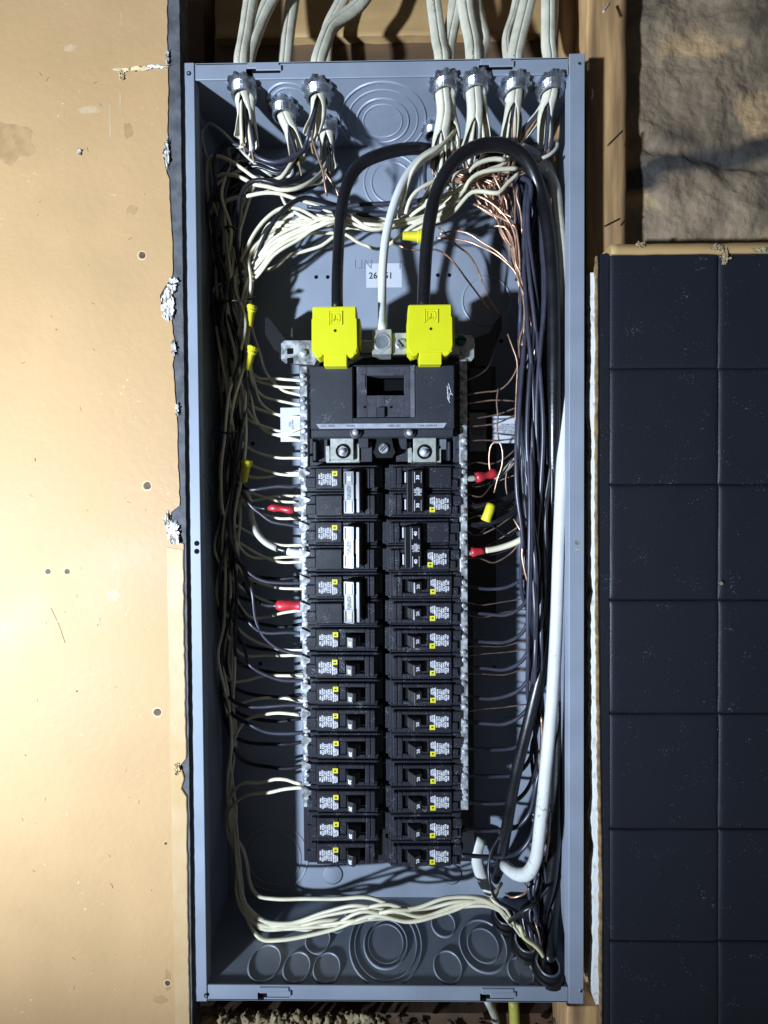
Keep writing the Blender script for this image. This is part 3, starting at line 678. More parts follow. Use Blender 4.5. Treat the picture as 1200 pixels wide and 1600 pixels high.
for i, y in enumerate(RIGHTY):
    g = copy_tree(first)
    place(g, 706, y, True, random.uniform(-.006, .006)); g['label'] = 'slim single breaker, %s down among the single ones of the right column' % ORD[i] if i < 10 else 'lowest slim black breaker at the foot of the right column'
for y, num, lab in ((769, '30', 'double breaker with pale frame tie bar marked 30, topmost in the left column'), (853, '60', 'double breaker marked 60 with the brightest pale tie bar, beside the white taped wire'), (938, '30', 'double breaker with pale tie bar, third down on the left, by the lower red tape')):
    g = make_double(num, False, 0); place(g, 493, y, False); g['label'] = lab
for y, px, num, lab in ((767.5, 706, '30', 'double breaker with black tie bar marked 30, topmost in the right column'), (853, 702, '40', 'double breaker with black tie bar marked 40, in the right column')):
    g = make_double(num, True, 0); place(g, px, y, True); g['label'] = lab

exec_wires = True
# ------------------------------------------------------------------ cables, wires
def pts3(P, push=0.0):
    out = []
    for p in P:
        if isinstance(p, Vector): out.append(p)
        else:
            k = max(0.0, min(1.0, (1345-p[1])/90))
            v = W(p[0], p[1], min(DEP-4, p[2]+push*k))
            if p[1] > 1350 and p[1] < 1540 and v.z < BOTZ+3: v = WZ(p[0], p[1], BOTZ+3)
            out.append(v)
    return out
PUSH = 0.0
def wire(name, P, ra, material, label, cat='wire', group=None, rb=None, n=8, step=4.5, jit=0.0, seed=0, taper=None, parent=None, wob=0.0, push=None):
    if push is None: push = PUSH
    V = pts3(P, push)
    if name == 'white_wire' and ra < 2.25: ra *= .87
    if name == 'bare_copper_wire': ra *= .9
    V = catmull(V, step)
    if jit:
        for i, v in enumerate(V):
            k = min(1, i/4, (len(V)-1-i)/4)
            v += Vector((noise.noise(Vector((i*step*.022, seed*3.1, 0))), .6*noise.noise(Vector((i*step*.022, seed*3.1, 9))), noise.noise(Vector((i*step*.022, seed*3.1, 5)))))*jit*k
    q = MB().tube(V, ra, rb, n, taper=taper, wob=wob)
    return single(name, q, material, label, cat, group, origin=tuple(V[0]), smooth=True)

# --- cable connectors on the top wall
def make_clamp():
    g = thing('cable_connector', None, 'cable connector', (0, 0, 0), 'metal cable connectors in the top of the box')
    q = MB(); n = 10; ro, ri = 14.6, 10.2
    prof = []
    for i in range(n*4):
        a_ = 2*math.pi*i/(n*4); r_ = ro if i % 4 in (0, 1) else ro-1.9; prof.append((a_, r_))
    for z0, z1 in ((-3.2, -.1),):
        A = [q.bm.verts.new((math.cos(a)*r, math.sin(a)*r, z1)) for a, r in prof]; B = [q.bm.verts.new((math.cos(a)*(r+.4), math.sin(a)*(r+.4), z0)) for a, r in prof]
        Ci = [q.bm.verts.new((math.cos(a)*ri, math.sin(a)*ri, z0-.6)) for a, r in prof]
        N = len(prof)
        for i in range(N):
            j = (i+1) % N
            q.bm.faces.new((A[i], A[j], B[j], B[i])); q.bm.faces.new((B[i], B[j], Ci[j], Ci[i]))
    bmesh.ops.recalc_face_normals(q.bm, faces=q.bm.faces)
    part('locknut', q, LOCK, g)
    q = MB(); pr = []
    for k in range(5): pr += [(k*2.2, 10.4), (k*2.2+1.1, 11.3)]
    pr += [(11, 10.2), (11, 8.7), (0, 8.7)]
    q.lathe((0, 0, 0), (0, 0, -1), pr, 26); part('threaded_collar', q, LOCK, g, smooth=False)
    part('collar_bore', MB().cyl((0, 0, -1), (0, 0, -1), 8.9, .5, 20), DARKHOLE, g)
    return g
CL = [(381, 141, 'far left front'), (444, 173, 'second row behind the far left ones'), (497, 145, 'left of the concentric knockout'), (510, 202, 'deepest on the left, low behind the others'), (695, 136, 'first right of the concentric knockout'), (743, 134, 'second right of the concentric knockout'), (804, 138, 'third right of the concentric knockout'), (860, 137, 'at the far right corner'), (676, 206, 'low behind the white feeder cable')]
CLW = []
c0 = make_clamp()
for i, (px, py, lab) in enumerate(CL):
    g = c0 if i == 0 else copy_tree(c0)
    p = WZ(px, py, TOPZ-4); p.z = TOPZ
    if p.y > DEP-16: p.y = DEP-16
    g.location = p*S; g['label'] = 'zinc cable connector with toothed locknut, ' + lab; CLW.append(p)
    g.rotation_euler = (0, 0, i*.37)
    if i == 8: g.scale = (.8, .8, .8)

def down(i, dz, dx=0, dy=0): return CLW[i]+Vector((dx, dy, -dz))
# --- sheathed cables: outside run, through the connector, torn end inside the box
def cable(i, outer, inner, label, ra=6.6, rb=3.4, off=(0, 0), openang=1.5, seed=0):
    """outer: pixel points above the box; inner: pixel points below"""
    c = CLW[i]+Vector((off[0], off[1], 0))
    V = [W(*p) for p in outer] + [c+Vector((0, 0, 22)), c+Vector((0, 0, 4)), c+Vector((0, 0, -8))] + [W(*p) for p in inner]
    V = catmull(V, 4)
    g = thing('sheathed_cable', label, 'cable', tuple(V[0]), 'white sheathed cables entering the top of the box')
    # tube with a notch in the last part
    q = MB(); n = 20; L = len(V); prev = None; rings = []; innr = []
    nst = max(0, L-int(34/4))
    for k, p in enumerate(V):
        t = (V[min(k+1, L-1)]-V[max(k-1, 0)]).normalized()
        e1 = t.cross(Vector((0, 1, 0)))
        if e1.length < .2: e1 = prev or Vector((1, 0, 0))
        e1 = (e1-t*e1.dot(t)).normalized()
        if prev is not None and e1.dot(prev) < 0: e1 = -e1
        prev = e1; e2 = t.cross(e1)
        if e2.y > 0: e2 = -e2       # e2 faces the camera
        f = max(0, (k-nst)/max(1, L-1-nst))
        half = f**.6*openang*.9+.0
        wd = 1+.12*f
        row = []
        for j in range(n+1):
            a_ = math.pi/2 + half + (2*math.pi-2*half)*j/n
            ww = 1+.10*noise.noise(Vector((k*.4+seed, j*.7, 0)))*(.4+f)
            row.append(q.bm.verts.new(p+e1*math.cos(a_)*ra*wd*ww+e2*math.sin(a_)*rb*(1+.5*f)*ww))
        rings.append(row)
    for a_, b_ in zip(rings[:-1], rings[1:]):
        for j in range(n):
            fc = q.bm.faces.new((a_[j], a_[j+1], b_[j+1], b_[j])); fc.smooth = True
    me = part('jacket', q, SHEATH, g)
    md = me.modifiers.new('thickness', 'SOLIDIFY'); md.thickness = .0007; md.offset = 0
    # paper filler peeking out
    e = V[-1]; s_ = V[max(0, L-9)]
    q = MB().tube(catmull([s_, (s_+e)/2+Vector((1.0, 0, 0)), e+Vector((1.5, -1, -7)), e+Vector((3, 0, -15))], 3), 1.9, .8, 6, taper=lambda u: 1-.6*u)
    part('paper_filler', q, PAPER, g, smooth=True)
    if seed in (1, 3, 4, 6, 8, 10):
        q = MB(); rp = random.Random(seed)
        for k in range(2, L-12):
            for h in (0, .5):
                if rp.random() < .55 and (k//9) % 2 == 0:
                    p = V[k].lerp(V[k+1], h); q.box(p.x-1.7-.35, p.x-1.7+.45, p.y-rb-.25, p.y-rb+.6, p.z-.55, p.z+.55)
        if len(q.bm.verts): part('jacket_print', q, BLACKINK, g)['kind'] = 'stuff'
    return e, s_
E_ = {}
E_['a'] = cable(0, [(396, -30, 30), (389, 20, 24), (383, 60, 17)], [(383, 180, 18), (378, 215, 22)], 'sheathed cable with faint black printing, leftmost above the box', off=(-2, 0), seed=1)
E_['a2'] = cable(0, [(440, -30, 34), (418, 8, 30), (402, 45, 24)], [(388, 185, 22), (392, 230, 26)], 'sheathed cable curving right above the box, second from the left', off=(2, 3), seed=2)
E_['b'] = cable(1, [(462, -30, 55), (455, 15, 48), (450, 50, 42)], [(455, 205, 36), (466, 250, 38)], 'straight sheathed cable entering the second row connector', seed=3)
E_['c'] = cable(2, [(590, -35, 44), (560, 8, 36), (520, 40, 26), (507, 66, 17)], [(497, 180, 16), (484, 215, 22)], 'sheathed cable bending sharply left just above the box', seed=4)
E_['d'] = cable(3, [(548, -30, 70), (530, 10, 66), (515, 40, 62), (509, 70, 58)], [(511, 230, 58), (513, 262, 56)], 'sheathed cable behind the sharply bent one, entering the deepest connector', seed=5)
E_['e'] = cable(4, [(674, -30, 22), (680, 20, 18), (686, 65, 15)], [(694, 175, 16), (688, 215, 22), (684, 262, 28)], 'sheathed cable standing first right of the concentric knockout', off=(-2.5, -1), seed=6)
E_['e2'] = cable(4, [(716, -30, 26), (710, 20, 22), (702, 60, 20)], [(702, 180, 22), (708, 210, 26), (702, 250, 30)], 'sheathed cable crossing beside the first right one', off=(3, 3), seed=7)
E_['f'] = cable(5, [(725, -30, 20), (729, 20, 16), (738, 65, 12)], [(742, 175, 14), (738, 215, 20), (728, 250, 26)], 'sheathed cable in front at the second right connector', off=(-2, -1), ra=7, seed=8)
E_['f2'] = cable(5, [(738, -30, 28), (742, 20, 24), (754, 65, 18)], [(750, 180, 20), (754, 225, 25)], 'wide sheathed cable behind at the second right connector', off=(3, 3), ra=7.2, seed=9)
E_['g'] = cable(6, [(832, -30, 18), (820, 20, 16), (808, 70, 13)], [(800, 180, 16), (794, 225, 22)], 'sheathed cable leaning right above the third right connector', ra=6.8, seed=10)
E_['g2'] = cable(6, [(812, -30, 32), (803, 20, 28), (791, 60, 22)], [(808, 180, 21), (806, 222, 26)], 'thin yellowed cable beside the leaning one', off=(-5, 4), ra=3.6, rb=3, seed=11)
E_['h'] = cable(7, [(857, -30, 16), (857, 30, 14), (857, 70, 12)], [(852, 180, 17), (852, 228, 24)], 'straight sheathed cable at the far right, just left of the stud', ra=6.4, seed=12)
E_['h2'] = cable(7, [(866, -30, 40), (864, 30, 34), (860, 70, 26)], [(846, 175, 22), (822, 205, 28), (806, 222, 32)], 'sheathed cable end bent left under the far right connector', off=(0, 2), ra=4.6, rb=3, seed=13)

random.seed(11)
def J(a): return random.uniform(-a, a)
# ---- heavy feeders
g1 = 'heavy feeder cables'
wire('feeder_cable', [(527, 486, 2), (527, 440, 8), (529, 385, 14), (533, 330, 16), (542, 290, 16), (562, 258, 18), (600, 240, 22), (645, 232, 30), (690, 236, 42), (740, 238, 56), (790, 246, 62), (826, 290, 60), (850, 360, 56), (860, 450, 52), (862, 600, 48), (862, 760, 42), (862, 900, 36), (852, 1010, 30), (830, 1110, 26), (806, 1210, 30), (792, 1290, 40), (782, 1350, 58), (774, 1372, 72)], 5.3, BIGBLACK,
     'thick black feeder rising from the left yellow cover, arching right behind the white one', 'cable', g1, n=14, step=6)
wire('feeder_cable', [(661, 486, 2), (663, 440, 4), (667, 380, 2), (674, 330, -2), (688, 285, -4), (712, 250, -4), (748, 229, -2), (790, 228, 2), (822, 250, 8), (842, 295, 16), (855, 350, 12), (862, 420, 10), (865, 520, 10), (865, 640, 14), (866, 760, 26), (876, 900, 44), (876, 1050, 50), (872, 1180, 48), (868, 1300, 44), (860, 1375, 42), (846, 1430, 40), (842, 1480, 36), (856, 1530, 30)], 5.8, BIGBLACK,
     'thick black feeder cable looping from the right yellow cover over and down the right side', 'cable', g1, n=14, step=6)
q_ = wire('feeder_cable', [(597, 516, 10), (597, 470, 18), (598, 420, 14), (603, 370, 10), (614, 325, 8), (630, 285, 8), (652, 255, 12), (680, 236, 20), (712, 226, 34), (760, 224, 50), (820, 232, 58), (858, 262, 54), (872, 320, 50), (884, 410, 36), (886, 520, 26), (884, 640, 18), (878, 740, 14), (873, 860, 14), (869, 980, 14), (862, 1100, 12), (853, 1200, 12), (844, 1290, 14), (836, 1345, 18), (822, 1366, 24), (803, 1364, 34), (788, 1352, 48)], 4.9, BIGWHITE,
     'long thick white neutral cable from centre lug, running down the right side and hooking left', 'cable', g1, n=14, step=6, taper=lambda u: .80+.32*min(1, max(0, (u-.3)/.25)))
wire('cable_sheath', [(752, 1310, 66), (745, 1332, 62), (748, 1356, 60), (760, 1385, 56), (776, 1402, 50)], 6.4, BIGWHITE, 'short curved pale cable sheath hanging behind the lower right wires', 'cable sheath', rb=4)
wire('cable_sheath', [(838, 250, 60), (864, 282, 34), (873, 340, 18), (879, 400, 15), (881, 470, 16), (882, 560, 26)], 5.2, SHEATH, 'flat off-white cable pressed against the upper right side wall', 'cable sheath', rb=2.5)
wire('cable_sheath', [(868, 840, 60), (884, 1000, 56), (884, 1200, 56), (878, 1330, 54), (864, 1420, 44), (858, 1505, 26)], 6.0, BIGBLACK, 'black cable hidden behind the white neutral near the lower right wall', 'cable', n=12)

# ---- left side spine
def spineL(y, a=0.0, b=0.0):
    T = [(250, 350, 16, 34), (300, 352, 26, 36), (360, 355, 30, 38), (420, 360, 34, 40), (470, 364, 30, 40), (560, 366, 24, 42), (640, 366, 20, 44), (720, 364, 20, 44), (800, 360, 20, 46), (900, 352, 20, 46), (1000, 348, 20, 48), (1100, 350, 16, 50), (1250, 362, 10, 54), (1400, 372, 8, 50)]
    for k in range(len(T)-1):
        if T[k][0] <= y <= T[k+1][0]:
            u = (y-T[k][0])/(T[k+1][0]-T[k][0]); c = [T[k][j]*(1-u)+T[k+1][j]*u for j in range(4)]
            return (c[1]+a*c[2], y, c[3]+b*20)
    return (T[-1][1], y, T[-1][3])
def down_spine(y0, y1, seed):
    rnd = random.Random(seed); out = []
    a = rnd.uniform(-1, 1); b = rnd.uniform(-1, 1); y = y0
    while y < y1:
        out.append(spineL(y, a, b)); y += rnd.uniform(42, 78)
        a = max(-1, min(1, a*.75+rnd.uniform(-.6, .6))); b = max(-1, min(1, b*.6+rnd.uniform(-.7, .7)))
    return out
SRC_L = ['a', 'a2', 'b', 'c', 'd']
def srcL(seed, white=True):
    rnd = random.Random(seed*7+1); k = SRC_L[seed % 5]; e, s_ = E_[k]
    pr = [s_+Vector((rnd.uniform(-2, 2), 1, 0)), e+Vector((rnd.uniform(-3, 3), rnd.uniform(-2, 2), -4))]
    mid = {'a': [(366+rnd.uniform(-14, 8), 236, 28)], 'a2': [(384, 250, 30), (360, 262+rnd.uniform(-8, 10), 30)], 'b': [(452, 278, 32), (410, 285+rnd.uniform(-10, 14), 30)], 'c': [(470, 238, 26), (440, 262+rnd.uniform(-8, 8), 22), (395, 250+rnd.uniform(-8, 20), 24)], 'd': [(500, 285, 46), (450, 292+rnd.uniform(-5, 15), 36), (400, 290+rnd.uniform(-20, 15), 30)]}[k]
    return pr+mid
SRC_R = ['e', 'e2', 'f', 'f2', 'g', 'g2', 'h', 'h2']
def srcR(seed):
    """white wire from a right-hand cable, crossing left through the middle bundle"""
    rnd = random.Random(seed*5+3); k = SRC_R[seed % 8]; e, s_ = E_[k]; j = lambda a: rnd.uniform(-a, a)
    x0 = {'e': 684, 'e2': 702, 'f': 726, 'f2': 752, 'g': 788, 'g2': 800, 'h': 838, 'h2': 812}[k]
    pr = [s_+Vector((j(2), 1, 0)), e+Vector((j(3), j(2), -5))]
    if x0 < 720: pr += [(x0-14+j(6), 292+j(8), 20+j(6)), (656+j(6), 325+j(6), 22+j(8))]
    else: pr += [(x0-6+j(8), 262+j(10), 22+j(8)), (x0-42+j(8), 276+j(14), 20+j(8)), (712+j(8), 304+j(12), 18+j(8)), (664+j(6), 330+j(10), 20+j(8))]
    pr += [(624+j(3), 349+j(7), 22+j(6)), (585+j(6), 350+j(12), 24+j(7)), (545+j(6), 346+j(10), 24+j(6)), (515+j(5), 344+j(9), 24+j(5)), (470+j(10), 346+j(14), 26+j(6)), (425+j(8), 366+j(16), 30+j(5)), (392+j(8), 402+j(12), 32+j(6))]
    return pr

PUSH = 17.0
GWL = 'white wires bundled down the left side'; GBL = 'black wires bundled down the left side'
# each: (kind, termination points from crop, joins spine until y)
A5 = (300, 450, 3.75); B1 = (300, 740, 3.75); C1 = (300, 1030, 3.75)
TW = [  # white wires ending on the left bar
 (A5, [(300, 420, 34), (345, 490, 30), (390, 528, 30), (500, 532, 26), (650, 546, 22)]),
 (A5, [(352, 230, 26), (395, 370, 22), (430, 490, 20), (520, 590, 22), (650, 634, 24)]),
 (A5, [(360, 560, 34), (420, 636, 30), (520, 668, 26), (650, 686, 23)]),
 (A5, [(345, 440, 24), (370, 560, 20), (405, 680, 20), (490, 738, 22), (650, 758, 24)]),
 (A5, [(345, 640, 34), (375, 770, 26), (440, 850, 22), (540, 852, 22), (650, 815, 24)]),
 (A5, [(330, 720, 34), (390, 800, 26), (470, 850, 22), (560, 878, 22), (650, 900, 24)]),
 (A5, [(290, 1060, 40), (345, 1102, 32), (430, 1105, 28), (520, 1086, 26), (650, 1084, 24)]),
 (B1, [(250, 130, 44), (320, 160, 38), (420, 150, 32), (520, 136, 28), (650, 130, 24)]),
 (B1, [(280, 430, 44), (340, 488, 38), (450, 496, 32), (560, 486, 28), (680, 486, 25)]),
 (B1, [(280, 780, 46), (345, 845, 38), (420, 845, 34), (540, 810, 30), (660, 800, 26)]),
 (B1, [(190, 880, 48), (235, 1000, 44), (300, 1062, 38), (460, 1064, 32), (670, 1064, 26)]),
 (C1, [(180, 40, 50), (205, 110, 46), (240, 132, 42), (310, 128, 38), (420, 98, 34), (665, 98, 28)]),
 (C1, [(215, 330, 52), (240, 285, 48), (310, 250, 42), (400, 225, 36), (500, 226, 32), (660, 244, 28)]),
]
def deepen(P, t0=44):
    out = []
    for i, p in enumerate(P):
        d = 50 if p[0] < t0*10 else (34 if p[0] < t0*10+24 else 22)
        out.append((p[0], p[1], d))
    return out
for k, (cr, pts) in enumerate(TW):
    P = deepen(C(*cr, pts)); ye = P[0][1]
    src = srcR(k) if k % 3 != 1 else srcL(k)
    sp = down_spine(440 if k % 3 != 1 else 320, ye-34, 50+k)
    rows = ['ending at the upper left terminal bar beside the main breaker', 'curving low to the left terminal bar']
    nm = ['first', 'second', 'third', 'fourth', 'fifth', 'sixth', 'seventh', 'eighth', 'ninth', 'tenth', 'eleventh', 'twelfth', 'thirteenth'][k]
    wire('white_wire', src+sp+P, 1.75, WHITEW, 'thin white wire reaching the left terminal bar, %s counted downward' % nm, 'wire', 'white wires ending on the left terminal bar', jit=1.6, seed=k)
# whites that stay in the bundle and run on to the bottom
BOT = [
 [(222, 620, 54), (200, 500, 54)],
]
def bottom_run(k):
    rnd = random.Random(k+90); j = lambda a: rnd.uniform(-a, a)
    q1 = [(365+j(6), 1290, 52), (374+j(6), 1345, 48+j(6)), (378+j(8), 1400+j(6), 46), (402+j(12), 1432+k*4, 44), (450+j(8), 1440+k*3+j(4), 42), (505+j(6), 1424+k*7, 40), (560+j(8), 1416+[0, 4, 16, 22, 10][k]+j(3), 38+j(4)), (612+j(6), 1414+[10, -4, 8, 22, 14][k]+j(3), 36+j(5)), (665+j(6), 1422+[2, 8, -4, 6, 10][k], 36+j(5)), (715+j(6), 1404+[0, 6, 4, 12, 8][k], 38+j(4)), (765, 1405+[0, 3, 6, 9, 5][k], 38), (795+j(4), 1430+k*2, 38), (822+j(4), 1468, 36), (846+j(4), 1500, 30), (852, 1520, 26)]
    return q1
for k in range(5):
    st_ = down_spine(440, 1180, 130+k)
    src = srcR(k+3) if k % 2 else srcL(k+2)
    mid = [(356+J(5), 1230, 52)]
    wire('white_wire', src+st_+mid+bottom_run(k), 1.75, WHITEW, 'white wire running the full left side then crossing along the bottom to the right corner', 'wire', 'white wires crossing the bottom of the box', jit=1.5, seed=40+k)
# two that loop from bar down into the bottom run
wire('white_wire', C(*C1, [(640, 728, 28), (600, 722, 30), (560, 708, 32), (490, 702, 36), (400, 722, 40), (300, 724, 44), (255, 760, 48), (215, 850, 52), (205, 930, 54), (215, 1030, 54), (262, 1140, 52), (275, 1260, 50), (268, 1400, 48)])+[(390, 1436, 44), (440, 1450, 42), (470, 1449, 40), (560, 1440, 38), (615, 1424, 34), (660, 1432, 34), (720, 1412, 36), (770, 1412, 36), (800, 1440, 36)], 1.85, WHITEW, 'upper of two white wires curling from the foot of the left bar', 'wire', jit=.6, seed=5)
wire('white_wire', C(*C1, [(646, 752, 28), (610, 754, 30), (540, 762, 32), (450, 780, 36), (330, 792, 42), (270, 826, 46), (220, 900, 50), (235, 1010, 52), (300, 1110, 50), (325, 1200, 48), (345, 1320, 46)])+[(402, 1398, 44), (430, 1404, 42), (480, 1404, 40), (530, 1404, 38), (575, 1402, 36), (640, 1420, 34), (700, 1402, 36), (760, 1406, 36), (790, 1430, 36)], 1.85, WHITEW, 'lower of two white wires curling from the foot of the left bar', 'wire', jit=.6, seed=6)
wire('white_wire', C(*C1, [(630, 325, 26), (500, 315, 32), (400, 330, 38), (330, 350, 42), (290, 385, 46), (245, 480, 50), (225, 570, 52), (235, 680, 54), (250, 800, 54), (262, 900, 54)])+[(368, 1290, 54), (378, 1380, 50), (384, 1430, 46), (405, 1472-6, 42), (440, 1469, 40), (520, 1452, 36), (585, 1430, 34), (640, 1440, 32), (700, 1425, 34), (760, 1408, 36), (800, 1446, 36)], 1.85, WHITEW, 'white wire from the mid left bar crossing lowest along the bottom of the box', 'wire', jit=.6, seed=7)

# blacks ending on left breakers
TB = [
 (B1, [(300, 70, 42), (350, 96, 38), (420, 84, 30), (500, 72, 24), (570, 76, 22), (690, 58, 22)], 'first'),
 (B1, [(330, 170, 42), (400, 232, 34), (470, 284, 28), (550, 300, 24), (690, 318, 23)], 'second'),
 (B1, [(320, 570, 42), (370, 612, 36), (430, 634, 28), (520, 640, 24), (700, 634, 23)], 'third'),
 (B1, [(290, 800, 46), (340, 870, 40), (390, 915, 34), (450, 932, 28), (560, 932, 24), (700, 940, 23)], 'fourth'),
 (B1, [(300, 560, 40), (345, 680, 36), (372, 850, 32), (420, 950, 28), (500, 1022, 24), (600, 1052, 22), (700, 1060, 23)], 'fifth'),
 (C1, [(312, -60, 44), (330, 20, 42), (390, 66, 34), (460, 98, 28), (530, 120, 25), (700, 126, 24)], 'sixth'),
 (C1, [(150, 60, 52), (185, 170, 50), (240, 244, 44), (330, 280, 34), (420, 284, 28), (540, 276, 25), (700, 270, 24)], 'seventh'),
 (C1, [(160, 120, 54), (195, 230, 50), (240, 330, 44), (340, 386, 34), (440, 425, 27), (550, 432, 25), (710, 425, 24)], 'eighth')]
for k, (cr, pts, nm) in enumerate(TB):
    P = deepen(C(*cr, pts), 36); ye = P[0][1]
    wire('black_wire', srcL(k+1)+down_spine(320, ye-30, 200+k)+P, 1.75, BLACKW2, 'thin black wire reaching the left breakers, %s counted downward' % nm, 'wire', 'black wires ending on the left breakers', jit=1.3, seed=60+k)
# extra bundle fill on the left
for k in range(9):
    e_ = 860+k*37
    wire('black_wire', srcL(k+2)+down_spine(310, e_, 300+k)+[(372+J(8), e_+30, 56), (430, e_+44, 50), (478, e_+40, 30)], 1.75, BLACKW, 'black wire inside the dark left bundle', 'wire', GBL, jit=1.6, seed=80+k)
for k in range(12):
    e_ = 560+(k%7)*62+k*6
    src = srcR(k+1) if k % 2 else srcL(k)
    wire('white_wire', src+down_spine(430 if k % 2 else 300, e_, 330+k)+[(378, e_+20, 52), (430, e_+44, 46), (476, e_+46, 32)], 1.75, WHITEW, 'white wire inside the left bundle', 'wire', GWL, jit=1.8, seed=100+k)
# hand drawn wires top left (crop 290,180 x3.75)
T3 = (290, 180, 3.75)
wire('white_wire', C(*T3, [(505, 355, 26), (440, 310, 24), (350, 230, 20), (280, 160, 16), (200, 82, 16), (140, 48, 18), (98, 90, 22), (108, 190, 24), (150, 330, 28), (165, 480, 30), (150, 640, 32), (190, 760, 34), (180, 900, 34), (190, 1080, 34)]), 1.7, WHITEG, 'white wire making the highest small loop in the upper left corner', 'wire', jit=.8, seed=2)
wire('black_wire', C(*T3, [(740, 150, 16), (690, 210, 12), (610, 252, 10), (520, 276, 10), (430, 250, 10), (340, 190, 12), (260, 170, 14), (190, 205, 18), (165, 290, 22), (185, 420, 26), (230, 600, 30), (290, 800, 34), (320, 1000, 34)]), 2.0, BLACKW2, 'shiny black wire sagging in a wide curve under the left connectors', 'wire', jit=.4, seed=3)
wire('white_wire', C(*T3, [(700, 200, 24), (640, 250, 18), (600, 310, 16), (560, 362, 16), (500, 382, 18), (420, 372, 18), (330, 310, 16), (250, 262, 18), (180, 240, 20), (135, 260, 24), (125, 360, 28), (140, 520, 30), (150, 660, 32), (175, 800, 34)]), 2.0, WHITEW, 'bright white wire dipping in a V below the second connector', 'wire', jit=.4, seed=4)
wire('white_wire', C(*T3, [(830, 250, 50), (800, 330, 34), (730, 392, 20), (640, 432, 14), (560, 438, 13), (480, 418, 13), (400, 404, 14), (330, 368, 18), (250, 348, 22), (190, 360, 26), (185, 480, 30), (220, 640, 32), (230, 820, 34)]), 2.1, WHITEW, 'bright white wire in a broad shallow curve above the black crossing wires', 'wire', jit=.4, seed=9)
wire('white_wire', C(*T3, [(900, 600, 30), (830, 560, 26), (740, 520, 22), (640, 488, 18), (540, 458, 16), (450, 456, 16), (360, 474, 18), (280, 488, 22), (220, 515, 26), (225, 620, 30), (250, 760, 32), (235, 900, 34)]), 2.0, WHITEW, 'bright white wire sweeping left beneath the broad curved one', 'wire', jit=.4, seed=10)
wire('black_wire', C(*T3, [(790, 290, 44), (700, 350, 26), (620, 390, 18), (540, 402, 12), (440, 380, 11), (370, 400, 12), (325, 470, 14), (308, 600, 18), (300, 760, 24), (320, 900, 28), (345, 1080, 30)]), 2.1, BLACKW, 'black wire bending down before the white wires of the upper left', 'wire', jit=.4, seed=11)
wire('black_wire', C(*T3, [(890, 530, 34), (800, 505, 26), (700, 484, 18), (630, 510, 14), (560, 570, 14), (500, 650, 16), (450, 750, 20), (415, 850, 24), (370, 960, 28), (360, 1090, 30)]), 2.1, BLACKW, 'black wire slanting down left across the white fan', 'wire', jit=.4, seed=12)
wire('white_wire', C(*T3, [(560, 470, 30), (600, 540, 24), (680, 590, 22), (780, 632, 22), (900, 660, 24), (1000, 655, 24), (1100, 650, 26), (1180, 640, 26)]), 1.9, WHITEW, 'white wire joining the horizontal bundle from above', 'wire', jit=.4, seed=13)
wire('white_wire', C(*T3, [(1190, 770, 34), (1120, 785, 34), (1060, 765, 34), (1000, 740, 30), (940, 700, 28), (880, 706, 28), (800, 762, 30), (700, 796, 32), (600, 826, 34), (540, 880, 36), (480, 908, 38), (415, 902, 38), (400, 940, 38), (380, 1060, 38)]), 1.9, WHITEW, 'lowest white wire of the upper fan, alone over the bare back panel', 'wire', jit=.3, seed=14)
wire('white_wire', C(*T3, [(900, 690, 26), (740, 690, 24), (640, 690, 24), (560, 740, 26), (480, 790, 30), (430, 810, 32), (400, 880, 34), (370, 1040, 36)]), 1.9, WHITEW, 'second lowest white wire of the upper fan', 'wire', jit=.3, seed=15)
wire('white_wire', C(*T3, [(900, 650, 26), (760, 600, 22), (660, 548, 18), (560, 548, 16), (470, 610, 18), (400, 700, 22), (350, 800, 26), (310, 900, 30), (300, 1060, 32)]), 2.0, WHITEW, 'bright white wire arching left out of the horizontal bundle', 'wire', jit=.4, seed=16)
PUSH = 14.0
# tie wraps
def tie(P, r, label, th=1.0):
    return wire('cable_tie', P, th, NYLON, label, 'cable tie', 'black cable ties', rb=1.9, n=6, step=5)
tie([(335, 466, 44), (345, 470, 22), (370, 470, 14), (392, 467, 20), (402, 462, 30)], 0, 'black cable tie round the upper left bundle above a yellow cap')
tie([(345, 672, 46), (350, 676, 28), (362, 677, 26), (374, 672, 34)], 0, 'black cable tie on the left bundle beside the main breaker')
tie([(350, 358, 40), (356, 355, 22), (366, 356, 20), (372, 362, 28)], 0, 'small pale tie low in the upper left wires')
tie([(806, 436, 44), (812, 434, 12), (830, 424, 8), (850, 416, 6), (862, 412, 8)], 0, 'black cable tie slanting round the upper right black wires')
tie([(852, 788, 34), (860, 786, 12), (872, 786, 7), (884, 787, 9), (893, 790, 20)], 0, 'black cable tie holding the white cable at the right', 1.2)
tie([(848, 780, 18), (854, 782, 16), (862, 786, 14)], 0, 'loose tail of the tie on the white cable')
tie([(795, 1440, 30), (806, 1432, 20), (822, 1420, 14), (838, 1412, 14)], 0, 'shiny grey tie around the bottom right wires')
tie([(520, 332, 30), (524, 340, 14), (526, 352, 14), (522, 362, 28)], 0, 'black tie round the horizontal white bundle behind the left feeder', 1.3)

PUSH = 0.0
